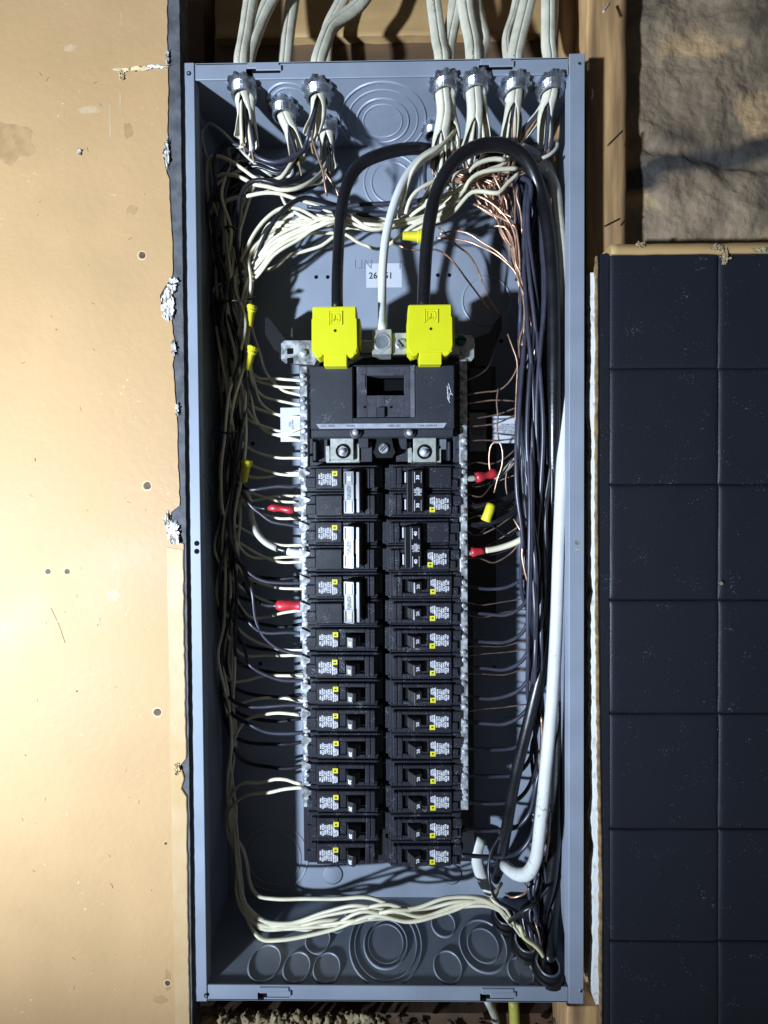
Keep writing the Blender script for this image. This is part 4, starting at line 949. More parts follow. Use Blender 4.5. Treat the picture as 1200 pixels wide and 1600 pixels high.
# ---- white wires in the middle bundle: bright fan to the right connectors
T4 = (580, 180, 3.75)
gm = None
wire('white_wire', C(*T4, [(490, 90, 24), (440, 150, 14), (380, 200, 8), (300, 250, 6), (240, 330, 6), (205, 430, 10), (175, 540, 16), (160, 600, 22)]), 2.1, WHITEW, 'bright white wire running close beside the white feeder on its right', 'wire', jit=.3, seed=21)
wire('white_wire', C(*T4, [(790, 262, 12), (720, 256, 10), (650, 272, 9), (600, 300, 9), (570, 330, 10)]), 2.2, WHITEW, 'uppermost white wire framed inside the black loop', 'wire', jit=.2, seed=22)
wire('white_wire', C(*T4, [(860, 312, 12), (800, 314, 10), (700, 322, 8), (620, 346, 8), (570, 390, 9), (545, 440, 12), (490, 500, 14), (420, 570, 18), (330, 620, 20), (240, 640, 22)]), 2.1, WHITEW, 'white wire with a long bend inside the black loop', 'wire', jit=.2, seed=23)
wire('white_wire', C(*T4, [(866, 338, 12), (800, 400, 10), (740, 458, 8), (660, 448, 8), (590, 452, 9), (540, 500, 11), (480, 570, 14), (410, 612, 18), (330, 640, 20), (235, 690, 22)]), 2.1, WHITEW, 'creamy white wire sagging through the centre of the black loop', 'wire', jit=.2, seed=24)
wire('white_wire', C(*T4, [(470, 300, 24), (400, 370, 14), (320, 410, 10), (260, 450, 10), (225, 500, 12), (200, 580, 16)]), 2.0, WHITEW, 'white wire passing left of the black loop toward the bundle', 'wire', jit=.2, seed=25)
wire('white_wire', C(*T4, [(560, 480, 16), (470, 560, 16), (400, 605, 18), (300, 620, 18), (230, 660, 20), (130, 740, 24), (60, 790, 28)]), 2.0, WHITEW, 'white wire crossing low under the black loop', 'wire', jit=.2, seed=26)
wire('white_wire', C(*T4, [(1090, 160, 20), (1088, 190, 16), (1040, 235, 14), (960, 270, 18), (900, 300, 26), (860, 360, 34)]), 1.9, WHITEG, 'white wire hooking up at the far right corner', 'wire', jit=.2, seed=27)
for k in range(5):
    wire('white_wire', srcR(k*2+1)[:-3]+[(470, 352+k*5, 26), (430, 372+k*6, 30), (394, 414+k*6, 44)]+[(p[0], p[1], p[2]+18) for p in down_spine(450, 620+k*40, 400+k)]+[(372, 660+k*40, 74)], 1.8, WHITEW, 'white wire in the horizontal upper bundle', 'wire', 'white wires of the horizontal upper bundle', jit=1.0, seed=120+k)
wire('black_wire', [(700, 286, 36), (660, 312, 36), (610, 318, 38), (560, 320, 40), (520, 326, 42), (480, 322, 40)], 2.2, BLACKW2, 'black wire crossing behind both feeders, upper of two', 'wire', jit=.5, seed=31)
wire('black_wire', [(705, 300, 34), (665, 322, 34), (610, 334, 36), (560, 336, 38), (520, 338, 42), (470, 330, 40)], 2.2, BLACKW2, 'black wire crossing behind both feeders, lower of two', 'wire', jit=.5, seed=32)
wire('black_wire', [(688, 204, 50), (668, 240, 46), (664, 268, 44), (668, 300, 44), (690, 320, 44)], 1.8, BLACKW2, 'black wire hanging straight under the hidden middle connector', 'wire')

# ---- right side spine of black wires
def spineR(y, a=0.0, b=0.0):
    T = [(260, 836, 14, 34), (320, 828, 20, 30), (380, 832, 22, 28), (430, 836, 24, 26), (500, 838, 26, 28), (600, 838, 26, 28), (700, 838, 25, 28), (800, 838, 24, 30), (900, 840, 18, 32), (1000, 838, 14, 36), (1100, 842, 14, 42), (1250, 846, 16, 48), (1400, 848, 20, 44), (1520, 858, 6, 30)]
    for k in range(len(T)-1):
        if T[k][0] <= y <= T[k+1][0]:
            u = (y-T[k][0])/(T[k+1][0]-T[k][0]); c = [T[k][j]*(1-u)+T[k+1][j]*u for j in range(4)]
            return (c[1]+a*c[2], y, c[3]+b*14)
    return (T[-1][1], y, T[-1][3])
def down_R(y0, y1, seed, amp=.5):
    rnd = random.Random(seed); out = []; a = rnd.uniform(-1, 1); b = rnd.uniform(-1, 1); y = y0
    while y < y1:
        out.append(spineR(y, a, b)); y += rnd.uniform(62, 120)
        a = max(-1, min(1, a*.9+rnd.uniform(-amp, amp))); b = max(-1, min(1, b*.6+rnd.uniform(-.7, .7)))
    return out
def srcRb(seed):
    rnd = random.Random(seed*3+17); k = SRC_R[(seed*3+2) % 8]; e, s_ = E_[k]
    return [s_+Vector((rnd.uniform(-2, 2), 1, 0)), e+Vector((rnd.uniform(-3, 3), 0, -6))]+([(780+rnd.uniform(-10, 20), 270+rnd.uniform(-10, 10), 34)] if k[0] in 'ef' else [(830+rnd.uniform(-14, 10), 262, 34)])
for i, yc in enumerate(RIGHTY):
    rnd = random.Random(i+500)
    P = [(834+rnd.uniform(-4, 6), yc-66, 32), (830+rnd.uniform(-4, 4), yc-36, 30), (814, yc-10, 30), (790, yc+2, 32), (760, yc+3+rnd.uniform(-4, 4), 34), (722, yc-2, 32)] if i < 6 else [(838, yc-70, 46), (826, yc-24, 48), (806, yc-4, 48), (770, yc, 46), (722, yc-2, 34)]
    wire('black_wire', srcRb(i)+down_R(300, P[0][1]-24, 520+i)+P, 1.8, BLACKW2, 'thin black wire feeding the %s single breaker from the top on the right' % ORD[i], 'wire', 'black wires ending on the right breakers', jit=.9, seed=140+i)
for k in range(8):
    e_ = [900, 980, 1040, 880, 1020, 1060, 960, 1010][k]
    wire('black_wire', srcRb(k+4)+down_R(290, e_, 560+k, .6)+[spineR(e_+30, 0, .5), (838, e_+80, 44)]+(down_R(e_+110, 1480, 580+k) + [(857, 1522, 30)] if e_ > 1000 else [(834, e_+130, 56)]), 1.8, BLACKW2 if k % 2 else BLACKW, 'black wire in the thick right hand bundle', 'wire', 'black wires bundled down the right side', jit=1.0, seed=160+k)
for k in range(12):
    rnd = random.Random(k+900); a0 = -1.05+1.65*k/11; P = []
    y = 285+rnd.uniform(0, 20); ph = rnd.uniform(0, 6.28); e_ = rnd.choice([900, 960, 1010, 1060])
    while y < e_:
        x, _, d = spineR(y, a0*.95+.28*math.sin(ph+y*.013), 0)
        P.append((x, y, 17+7*math.sin(ph*2+y*.011)+(0 if a0 < .5 else 6))); y += rnd.uniform(50, 80)
    P += [(P[-1][0], e_+30, 34), (838, e_+80, 50)]
    wire('black_wire', srcRb(k+2)+P, 2.0, BLACKW2, 'black wire with painted sheen lying foremost in the right hand bundle', 'wire', 'foremost black wires of the right bundle', jit=.6, seed=400+k)
for k in range(10):
    wire('black_wire', [(846+J(14), 1280+J(20), 50), (850+J(14), 1340, 46+J(8)), (840+J(16), 1390, 40+J(10)), (828+J(16), 1425, 34+J(8)), (838+J(16), 1462, 32+J(6)), (852+J(7), 1498, 28), (858+J(3), 1525, 26)], 1.8, BLACKW2 if k % 3 else BLACKW, 'black wire gathered into the bottom right connector', 'wire', 'black wires at the bottom right corner', jit=2.2, seed=180+k)
wire('black_wire', [(785, 1300, 50), (766, 1335, 44), (764, 1370, 36), (775, 1405, 30), (796, 1418, 30), (808, 1424, 34)], 1.5, BLACKW, 'slim black wire looping down beside the pale sheath', 'wire')
wire('white_wire', [(784, 1380, 50), (776, 1392, 42), (768, 1404, 36), (790, 1420, 32), (804, 1446, 34)], 1.8, WHITEW, 'short pale wire sloping to the bottom right bundle', 'wire')
wire('yellow_wire', [(812, 1446, 20), (818, 1464, 18), (832, 1474, 18), (844, 1486, 18), (852, 1502, 20), (855, 1515, 24)], 1.9, mat('cream_yellow_wire', (.72, .68, .36), .4), 'creamy yellow wire bending into the bottom right connector', 'wire')
wire('bare_copper_wire', [(836, 1440, 24), (842, 1460, 20), (846, 1482, 20), (854, 1510, 24)], .9, COPPER, 'copper wire dropping into the bottom right connector', 'wire')
wire('bare_copper_wire', [(790, 1396, 34), (798, 1402, 26), (812, 1400, 22), (824, 1392, 24), (820, 1380, 30)], .9, COPPER, 'small copper curl under the white hook', 'wire')

# connectors in the bottom
c1 = None
for px, py, lab in ((856, 1512, 'dark round connector in the bottom right corner holding the wire bundle'), (822, 1476, 'dark round connector in the middle of the bottom right wires'), (789, 1434, 'dark round connector at the back right of the bottom wall')):
    p = WZ(px, py, BOTZ+4); p.z = BOTZ
    if p.y > DEP-17: p.y = DEP-17
    g = thing('cable_connector', lab, 'cable connector', (0, 0, 0), 'dark connectors in the bottom of the box')
    q = MB().lathe((0, 0, 0), (0, 0, 1), [(0, 15), (3.4, 14.4), (3.8, 12), (7.5, 12), (8, 10.5), (7.6, 9.4), (0, 9.2)], 30); part('bushing', q, NYLON, g, smooth=False)
    part('bushing_bore', MB().cyl((0, 0, .4), (0, 0, 1), 9.3, .4, 24), DARKHOLE, g)
    part('steel_ring', MB().ring((0, 0, 7.6), (0, 0, 1), 10.9, 9.4, 1.2, 30, .3), LOCK, g)
    g.location = p*S; g.rotation_euler = (0, 0, .4)

# ---- copper
random.seed(31)
gc = 'bare copper ground wires at the right'
for k in range(20):
    rnd = random.Random(k+700); j = lambda a: rnd.uniform(-a, a)
    kk = SRC_R[(k*3) % 8]; e, s_ = E_[kk]
    top = [s_, e+Vector((j(3), -1, -8))]
    yend = rnd.choice([560, 640, 720, 820, 930])
    wire('bare_copper_wire', top+[(770+j(30), 300+j(22), 22+j(8)), (790+j(14), 350+j(14), 20+j(6)), (806+j(8), 400+j(8), 18+j(4)), (812+j(3), 432, 18+j(3)), (820+j(8), 480, 22+j(8)), (824+j(14), 540, 26+j(8))]+[(830+j(18), y_, 28+j(8)) for y_ in range(600, yend, 60)], .95, COPPER, 'bare copper wire gathered under the tie at the upper right', 'wire', gc, jit=1.5, seed=200+k)
for k, pts in enumerate([
   [(600, 520, 14), (690, 570, 12), (780, 610, 12), (840, 650, 12), (860, 740, 12), (870, 860, 14), (872, 930, 16)],
   [(620, 470, 14), (700, 510, 12), (760, 560, 12), (820, 640, 12), (845, 720, 13), (850, 820, 14), (865, 920, 16)],
   [(380, 720, 24), (470, 725, 22), (560, 738, 20), (640, 770, 18), (720, 808, 17), (790, 860, 16), (865, 940, 16)],
   [(395, 700, 24), (480, 678, 22), (560, 690, 20), (650, 745, 18), (740, 800, 17), (810, 870, 16), (860, 950, 16)],
   [(720, 650, 16), (780, 655, 14), (820, 720, 13), (840, 800, 13), (850, 880, 14), (880, 930, 16)],
   [(390, 650, 26), (440, 700, 24), (500, 760, 30), (570, 815, 36), (620, 900, 44), (660, 1005, 54), (700, 1090, 62), (745, 1160, 66)],
   [(150, 755, 36), (210, 785, 34), (300, 792, 34), (380, 790, 36), (440, 820, 40), (500, 880, 46), (560, 960, 54), (620, 1040, 60), (690, 1140, 66)],
   [(860, 420, 10), (850, 470, 10), (868, 540, 12), (880, 620, 14), (885, 700, 16)],
   [(715, 345, 12), (735, 390, 12), (760, 440, 14), (790, 500, 18), (800, 580, 20)]]):
    wire('bare_copper_wire', C(*T4, pts), 1.0, COPPER, ['copper wire sweeping down right from inside the black loop', 'copper wire just under the topmost sweep inside the loop', 'copper wire running flattest from behind the yellow cap to the right tie', 'twisted copper wire rising slightly before dropping to the right tie', 'short copper wire nearest the right black wires', 'lone copper wire crossing the bare back panel at the upper right', 'lone copper wire starting under the yellow cap and crossing the back panel', 'copper strand bright in front of the right loop leg', 'short copper strand hanging inside the loop'][k], 'wire', 'copper wires fanning below the black loop', jit=.6, seed=230+k)
F6 = (580, 450, 3.75)
for k, (pts, lab) in enumerate([
   ([(545, 545, 24), (600, 525, 28), (670, 480, 36), (700, 430, 48), (712, 360, 62), (700, 250, 70)], 'copper wire leaving the right bar highest and curving up'),
   ([(545, 632, 24), (600, 618, 26), (680, 606, 28), (745, 600, 28), (800, 560, 26), (850, 480, 22), (868, 400, 20), (860, 300, 22)], 'copper wire bending up right from the second screw group of the right bar'),
   ([(545, 684, 24), (620, 668, 28), (700, 656, 30), (780, 658, 32), (860, 664, 32)], 'straight copper wire right of the main breaker'),
   ([(545, 770, 24), (640, 760, 30), (740, 742, 34), (860, 696, 32)], 'copper wire over the pale label, rising right'),
   ([(545, 812, 24), (640, 806, 30), (740, 792, 32), (850, 740, 30)], 'copper wire lower over the pale label'),
   ([(545, 900, 24), (640, 890, 30), (740, 892, 34), (860, 880, 36)], 'copper wire level with the load lugs'),
   ([(745, 590, 26), (735, 660, 26), (740, 760, 24), (735, 830, 24), (750, 895, 24)], 'copper wire hanging upright by the pale label'),
   ([(700, 1100, 30), (690, 1000, 28), (705, 920, 24), (745, 900, 22), (768, 960, 22), (765, 1040, 24), (740, 1120, 28), (720, 1200, 32)], 'curled copper wire above the upper red tape'),
   ([(800, 270, 20), (835, 370, 18), (852, 430, 18), (850, 600, 20), (845, 760, 20), (850, 915, 20)], 'long upright copper wire along the inner edge of the black bundle'),
   ([(905, 0, 18), (905, 90, 14), (920, 180, 12), (930, 270, 12), (950, 310, 14)], 'copper strand lying on the black bundle'),
   ([(545, 1040, 26), (620, 1020, 32), (700, 1030, 36), (780, 1000, 38), (850, 940, 40)], 'copper wire just above the right red tape'),
   ([(830, 1010, 30), (800, 1060, 34), (790, 1150, 36), (800, 1230, 38)], 'copper wire hanging behind the upper red tape'),
   ]):
    wire('bare_copper_wire', C(*F6, pts), .85, COPPER if k in (7, 8, 9) else COPPERD, lab, 'wire', 'copper wires at the right terminal bar', jit=.7, seed=250+k)
random.seed(77)
for k in range(14):     # tangle behind the red tape on the right
    y = 740+k*10+J(4)
    wire('bare_copper_wire', [(730, y, 26), (748+J(8), y+J(8), 34+J(8)), (772+J(8), y-4+J(14), 40+J(8)), (800+J(6), y-14+J(18), 40), (822+J(6), y-40+J(10), 36)],   .8, COPPERD if k % 2 else BLACKW, 'fine %s wire in the tangle right of the double breakers' % ('copper' if k % 2 else 'black'), 'wire', 'fine wires tangled right of the double breakers', jit=2.0, seed=270+k)
for k, yc in enumerate([944, 962, 1008, 1024, 1052, 1110]):
    wire('bare_copper_wire', [(730, yc+J(3), 26), (752, yc+J(3), 36), (790, yc+J(6), 44), (826, yc-10, 46)], .7, COPPERD, 'faint copper wire low at the right bar', 'wire', 'faint copper wires low at the right bar', jit=1.2, seed=290+k)
B2 = (580, 740, 3.75)
wire('bare_copper_wire', C(*B2, [(835, 265, 22), (860, 310, 18), (885, 370, 16), (880, 470, 16), (905, 590, 16), (940, 700, 16), (955, 775, 18)]), 1.0, COPPER, 'copper wire glinting on the inner edge of the right bundle, low', 'wire', jit=1)
wire('bare_copper_wire', [(846, 1120, 22), (847, 1150, 22), (846, 1170, 24), (842, 1200, 30)], 1.2, COPPER, 'short copper glint beside the white cable', 'wire')
wire('bare_copper_wire', [(859, 1270, 30), (857, 1310, 28), (852, 1345, 30)], 1.2, COPPER, 'short copper glint right of the white hook', 'wire')
# upper left copper drops
wire('bare_copper_wire', C(*T3, [(745, 60, 18), (745, 150, 12), (775, 240, 10), (805, 330, 10), (815, 400, 12), (828, 475, 16)]), 1.1, COPPER, 'copper wire dropping from the third left connector', 'wire', jit=.4, seed=3)
wire('bare_copper_wire', C(*T3, [(800, 310, 18), (840, 370, 18), (880, 430, 22), (905, 500, 26)]), 1.1, COPPER, 'short copper wire crossing the dropping one', 'wire', jit=.4, seed=4)

PUSH = 10.0
# ---- special wires: taped and capped
def tape(P, r, m, name, label, cat, wobn=.18, taper=None):
    return wire(name, P, r, m, label, cat, n=10, step=2.5, wob=wobn*4, taper=taper)
wire('white_wire', C(*B1, [(280, 60, 44), (320, 150, 38), (370, 195, 28), (440, 206, 22)]), 2.0, BLACKW, 'black jacketed wire entering the upper left red tape', 'wire', jit=.3)
tape(C(*B1, [(448, 204, 21), (480, 200, 20), (530, 205, 20), (570, 212, 20), (600, 208, 20)]), 4.0, REDT, 'red_tape_wrap', 'red tape wrap left of the topmost left double breaker', 'tape', taper=lambda u: .35+.65*min(1, u*4) if u < .8 else 1-.4*(u-.8)*5)
wire('white_wire', C(*B1, [(596, 208, 20), (640, 205, 20), (692, 202, 21)]), 2.6, WHITEW, 'bare white stub out of the upper left red tape', 'wire')
wire('grey_cable', C(*B1, [(290, 60, 48), (335, 160, 42), (350, 270, 38), (390, 360, 32), (450, 415, 26), (505, 440, 22)]), 3.4, WHITEG, 'thick grey cable curving down to the white taped end', 'cable', jit=.3)
tape(C(*B1, [(500, 438, 21), (530, 445, 20), (565, 455, 20)]), 4.1, BTAPE, 'black_tape_wrap', 'black tape wrap on the thick grey cable', 'tape')
tape(C(*B1, [(562, 455, 20), (610, 462, 19), (660, 464, 20), (696, 466, 21)]), 4.0, mat('white_tape', (.82, .82, .80), .45), 'white_tape_wrap', 'bright white taped end beside the double breaker marked 60', 'tape', .04)
wire('black_wire', C(*B1, [(300, 640, 46), (350, 720, 42), (430, 770, 32), (510, 772, 24)]), 2.2, BLACKW, 'black wire entering the lower red tape', 'wire', jit=.3)
tape(C(*B1, [(498, 768, 21), (530, 772, 20), (570, 768, 20), (610, 772, 20), (645, 772, 20)]), 4.2, REDT, 'red_tape_wrap', 'red tape wrap with ragged end left of the third double breaker', 'tape')
wire('white_wire', C(*B1, [(640, 772, 20), (670, 778, 20), (700, 784, 20)]), 3.0, WHITEW, 'bare white stub out of the lower left red tape', 'wire')
PUSH = 0.0
# right side
wire('white_wire', C(*F6, [(530, 1125, 22), (570, 1118, 24), (615, 1112, 26)]), 3.0, WHITEG, 'grey white stub left of the upper right red tape', 'wire')
tape(C(*F6, [(612, 1112, 26), (650, 1104, 27), (690, 1096, 28), (725, 1082, 30)]), 4.2, REDT, 'red_tape_wrap', 'red tape wrap right of the topmost right double breaker', 'tape')
wire('grey_cable', C(*F6, [(720, 1106, 30), (770, 1080, 34), (830, 1020, 36), (880, 950, 38), (900, 860, 42)]), 2.8, WHITEG, 'grey cable leaving the upper right red tape', 'cable')
wire('white_wire', C(*B2, [(525, 470, 24), (555, 468, 25), (590, 462, 26)]), 3.2, WHITEG, 'grey white stub left of the lower right red tape', 'wire')
tape(C(*B2, [(585, 460, 26), (620, 456, 26), (662, 452, 26)]), 4.3, REDT, 'red_tape_wrap', 'red tape wrap right of the double breaker marked 40', 'tape', .08)
wire('white_wire', C(*B2, [(655, 452, 26), (740, 438, 26), (830, 410, 24), (890, 378, 22), (930, 340, 26), (945, 270, 34)]), 3.0, WHITEW, 'thick cream wire curving up from the lower right red tape', 'wire')
wire('black_wire', C(*B2, [(525, 190, 26), (620, 190, 28), (720, 168, 30), (800, 140, 32), (870, 90, 36)]), 3.0, BLACKW, 'thick black wire feeding the top right double breaker, upper', 'wire')
wire('black_wire', C(*B2, [(525, 300, 26), (640, 296, 28), (750, 270, 28), (830, 225, 30), (880, 150, 34), (900, 60, 38)]), 3.0, BLACKW, 'thick black wire feeding the right column, lower', 'wire')
tape(C(*B2, [(705, 180, 22), (690, 225, 21), (670, 275, 22)]), 4.6, YCAP, 'yellow_crimp_cap', 'yellow cap among the dark wires right of the breakers', 'wire cap', .03)

def cap(px, py, L, ang, r, label):
    c = W(px, py, 42 if px < 450 else 14); d = Vector((math.sin(ang), 0, -math.cos(ang)))
    g = thing('yellow_crimp_cap', label, 'wire cap', tuple(c), 'yellow wire caps')
    q = MB().lathe(c-d*L/2, d, [(0, r*1.05), (L*.28, r*1.12), (L*.34, r*.86), (L*.8, r*.72), (L, r*.70)], 16, caps=True); part('cap_barrel', q, YCAP, g, smooth=False)
    q = MB().lathe(c-d*(L/2+.3), d, [(0, r*.8), (1.2, r*1.3), (4, r*1.25), (4.4, r)], 16, caps=True); part('cap_collar', q, YCAP, g)
cap(392, 494, 21, -.12, 4.0, 'yellow wire cap just below the upper left tie'); cap(391, 560, 24, -.25, 4.3, 'yellow wire cap midway down the left bundle'); cap(384, 736, 22, -.15, 4.4, 'yellow wire cap low on the left, level with the top breakers'); cap(646, 369, 20, -1.62, 5.0, 'yellow wire cap lying sideways under the horizontal white bundle')

# stickers inside
def sticker(x0, y0, x1, y1, m, label, lines, sz, rot=0.0):
    YD = DEP-32; a, b = W(x0, y0, YD), W(x1, y1, YD)
    g = thing('paper_label', label, 'label', ((a.x+b.x)/2, YD, b.z))
    part('label_sheet', MB().box(a.x, b.x, YD, YD+1, b.z, a.z, .2), m, g)
    if lines:
        t = text_mesh(lines, sz, BLACKINK, 'print', .85); partm('print', t, g, ((a.x+b.x)/2, YD-.1, (a.z+b.z)/2), (0, rot, 0))
sticker(438, 637, 472, 690, STICK, 'small white sticker left of the main breaker', '466107\n0251', 3.2, math.pi/2)
sticker(769, 650, 826, 692, STICK, 'white paper label with fine print half hidden by the right wires', 'SUITABLE FOR USE\nAS SERVICE EQUIPMENT\nWHEN NOT MORE THAN\nSIX MAIN DISCONNECTS\nUSE COPPER OR\nALUMINUM WIRE', 2.3, 0)
sticker(733, 645, 760, 705, CLEARP, 'grey glossy label right of the main breaker', 'WARNING\nTURN OFF\nPOWER', 3.0, 0)

# ------------------------------------------------------------------ surroundings
def poly(pts, y): return [(W(a, b, y).x, W(a, b, y).z) for a, b in pts]
# left painted board, ragged right edge
random.seed(5)
edge = [(261, -40), (261, 60), (263, 100), (262, 215), (254, 240), (258, 262), (264, 280), (266, 340), (270, 380), (270, 430), (258, 448), (250, 462), (252, 482), (268, 500), (273, 540), (270, 570), (276, 640), (278, 720), (281, 790), (268, 800), (262, 836), (270, 845), (287, 850), (287, 960), (289, 1060), (291, 1185), (282, 1196), (288, 1216), (284, 1232), (292, 1245), (293, 1400), (295, 1500), (297, 1640)]
e2 = []
for (a, b) in zip(edge[:-1], edge[1:]):
    n = max(1, int((b[1]-a[1])/9))
    for k in range(n):
        u = k/n; e2.append((a[0]+(b[0]-a[0])*u+random.uniform(-.7, .7), a[1]+(b[1]-a[1])*u))
e2.append(edge[-1])
YP = -4.0
bd = thing('painted_wall_board', 'cream painted wallboard with ragged cut edge and rusty nails, left of the grey box', 'wall board', tuple(W(100, 1640, YP)))
def slab(q, P, y0, y1):
    A = [q.bm.verts.new((x, y0, z)) for x, z in P]; B = [q.bm.verts.new((x, y1, z)) for x, z in P]
    n = len(P)
    f1 = q.bm.faces.new(A); f2 = q.bm.faces.new(B[::-1])
    fs = [q.bm.faces.new((A[i], B[i], B[(i+1) % n], A[(i+1) % n])) for i in range(n)]
    bmesh.ops.recalc_face_normals(q.bm, faces=[f1, f2]+fs)
q = MB(); slab(q, poly([(-260, -40)]+e2+[(-260, 1640)], YP), YP, YP+.75); part('painted_face', q, PLASTER, bd)
random.seed(9)
q = MB(); slab(q, poly([(-250, -40)]+[(279.3+20.3*(y/1600)+random.uniform(-.35, .35), y) for i, (x, y) in enumerate([e for e in e2])]+[(-250, 1640)], YP), YP+.8, YP+17); part('board_core', q, GYPEDGE, bd)
# paler band along the edge
q = MB(); band = [(x-.8, y) for x, y in e2 if y > 855]
rj = random.Random(3); slab(q, poly([(261+14*(yy-855)/785+rj.uniform(-.6, .6)+1.2*noise.noise(Vector((yy*.02, 0, 0))), yy) for yy in range(855, 1641, 12)][::-1]+[(b[0], b[1]) for b in band], YP), YP-.35, YP-.02); part('corner_band', q, PLASTERB, bd)
def scrap(px, py, wd, ht, y, seed, material, parent, name='torn_paper', amp=1.6):
    q = MB(); nx, nz = 12, max(6, int(12*ht/wd)); c = W(px, py, y); g = []
    for j in range(nz+1):
        row = []
        for i in range(nx+1):
            u, v = i/nx-.5, j/nz-.5
            nn = noise.noise(Vector((u*4+seed, v*4, 1))); n2 = noise.noise(Vector((u*9+seed, v*9, 7)))
            row.append(q.bm.verts.new((c.x+u*wd*(1+.7*nn)+n2*.8, y-abs(nn)*amp*1.4-abs(n2)*amp-.15, c.z+v*ht*(1+.5*n2)+nn*1.2)))
        g.append(row)
    for j in range(nz):
        for i in range(nx):
            u, v = (i+.5)/nx-.5, (j+.5)/nz-.5
            if u*u+v*v+.16*noise.noise(Vector((u*7+seed, v*7, 3))) < .23: q.bm.faces.new((g[j][i], g[j][i+1], g[j+1][i+1], g[j+1][i]))
    bmesh.ops.delete(q.bm, geom=[v for v in q.bm.verts if not v.link_faces], context='VERTS')
    return part(name, q, material, parent)
for a in ((261, 240, 5, 24, 1), (268, 452, 9, 8, 2), (262, 478, 12, 26, 3), (272, 545, 4, 14, 4), (271, 832, 11, 20, 5), (262, 812, 4, 16, 8), (243, 106, 24, 4, 9), (190, 119, 5, 9, 12), (262, 90, 3, 12, 13), (272, 440, 8, 5, 15), (277, 640, 3, 12, 16), (125, 239, 3, 5, 18), (277, 1200, 5, 10, 19), (205, 110, 30, 3.5, 22)):
    scrap(a[0], a[1], a[2], a[3], YP-.1, a[4], TORN if a[4] not in (19, 22, 12) else CRATER, bd)
for px, py, r in ((222, 399, 3.0), (230, 759, 3.4), (246, 1113, 3.4), (75, 893, 2.4), (105, 893, 2.4), (262, 1536, 2.6), (259, 1318, 1.4)):
    p = W(px, py, YP)
    part('chipped_rim', MB().lathe((p.x, YP+.03, p.z), (0, -1, 0), [(0, r*1.45), (.25, r*1.25), (.15, r*1.05)], 18, caps=False), CRATER, bd, smooth=True)
    q = MB().lathe((p.x, YP+.06, p.z), (0, -1, 0), [(0, r*1.05), (.3, r*.9), (.15, r*.3)], 12, caps=True)
    for v in q.bm.verts: v.co.x += .25*r*noise.noise(v.co*.9); v.co.z += .25*r*noise.noise(v.co*.9+Vector((5, 0, 0)))
    part('nail_head', q, RUST, bd)
# scratches / pits on the board
q = MB(); random.seed(21)
for i in range(42):
    px, py = random.uniform(20, 255), random.uniform(60, 1560); p = W(px, py, YP); L = random.uniform(.4, 2.2); 
    q.box(p.x-.18, p.x+.18, YP-.04, YP+.1, p.z-L, p.z+L, rot=Matrix.Rotation(random.uniform(-1.2, 1.2), 3, 'Y'))
for x0, y0, x1, y1 in ((80, 950, 102, 1005), (156, 965, 152, 978), (172, 1380, 176, 1388)):
    a, b = W(x0, y0, YP), W(x1, y1, YP); q.tube([a, (a+b)/2+Vector((1, 0, 0)), b], .28, .1, 4)
part('scratch', q, RUST, bd).__setitem__('kind', 'stuff')
STAIN = mat('brown_smudge', (0.485, 0.295, 0.135), 0.6, noise_scale=120, noise_amt=0.2)
PALE = mat('pale_scuff', (0.60, 0.42, 0.24), 0.6, noise_scale=120, noise_amt=0.2)
random.seed(77)
def flake(px, py, w_, h_, m, seed, nm):
    p = W(px, py, YP); q = MB(); n = 26; P = []
    for i in range(n):
        a_ = 2*math.pi*i/n; r_ = 1+.45*noise.noise(Vector((math.cos(a_)*1.7+seed, math.sin(a_)*1.7, 0)))
        P.append((p.x+math.cos(a_)*w_*r_, p.z+math.sin(a_)*h_*r_))
    q.prism(P, 'y', YP-.045-.0007*seed, YP+.05); return part(nm, q, m, bd)
for i, (px, py, w_, h_, m) in enumerate([(12, 222, 22, 18, STAIN), (110, 75, 5, 3.4, PALE), (172, 190, .7, 18, PALE), (188, 160, .6, 14, PALE), (190, 30, .6, 12, PALE), (140, 172, 10, 3, PALE), (206, 328, 5, 4, STAIN), (178, 305, 3, 1, PALE), (200, 205, 4, 7, STAIN), (90, 985, .4, 12, STAIN), (178, 930, 6, 5, STAIN), (120, 1080, 1, .8, RUST), (88, 515, .6, .6, RUST), (55, 718, .5, 1.6, RUST), (155, 973, 1, 4, STAIN), (262, 1530, 3, 9, STAIN), (250, 1562, 6, 4, STAIN), (40, 1180, .5, .7, RUST), (230, 700, 1.2, .8, PALE), (70, 1350, 1.4, .7, PALE), (105, 1270, .8, 3, PALE)]):
    flake(px, py, w_, h_, m, i*3+1, 'scuff_mark')

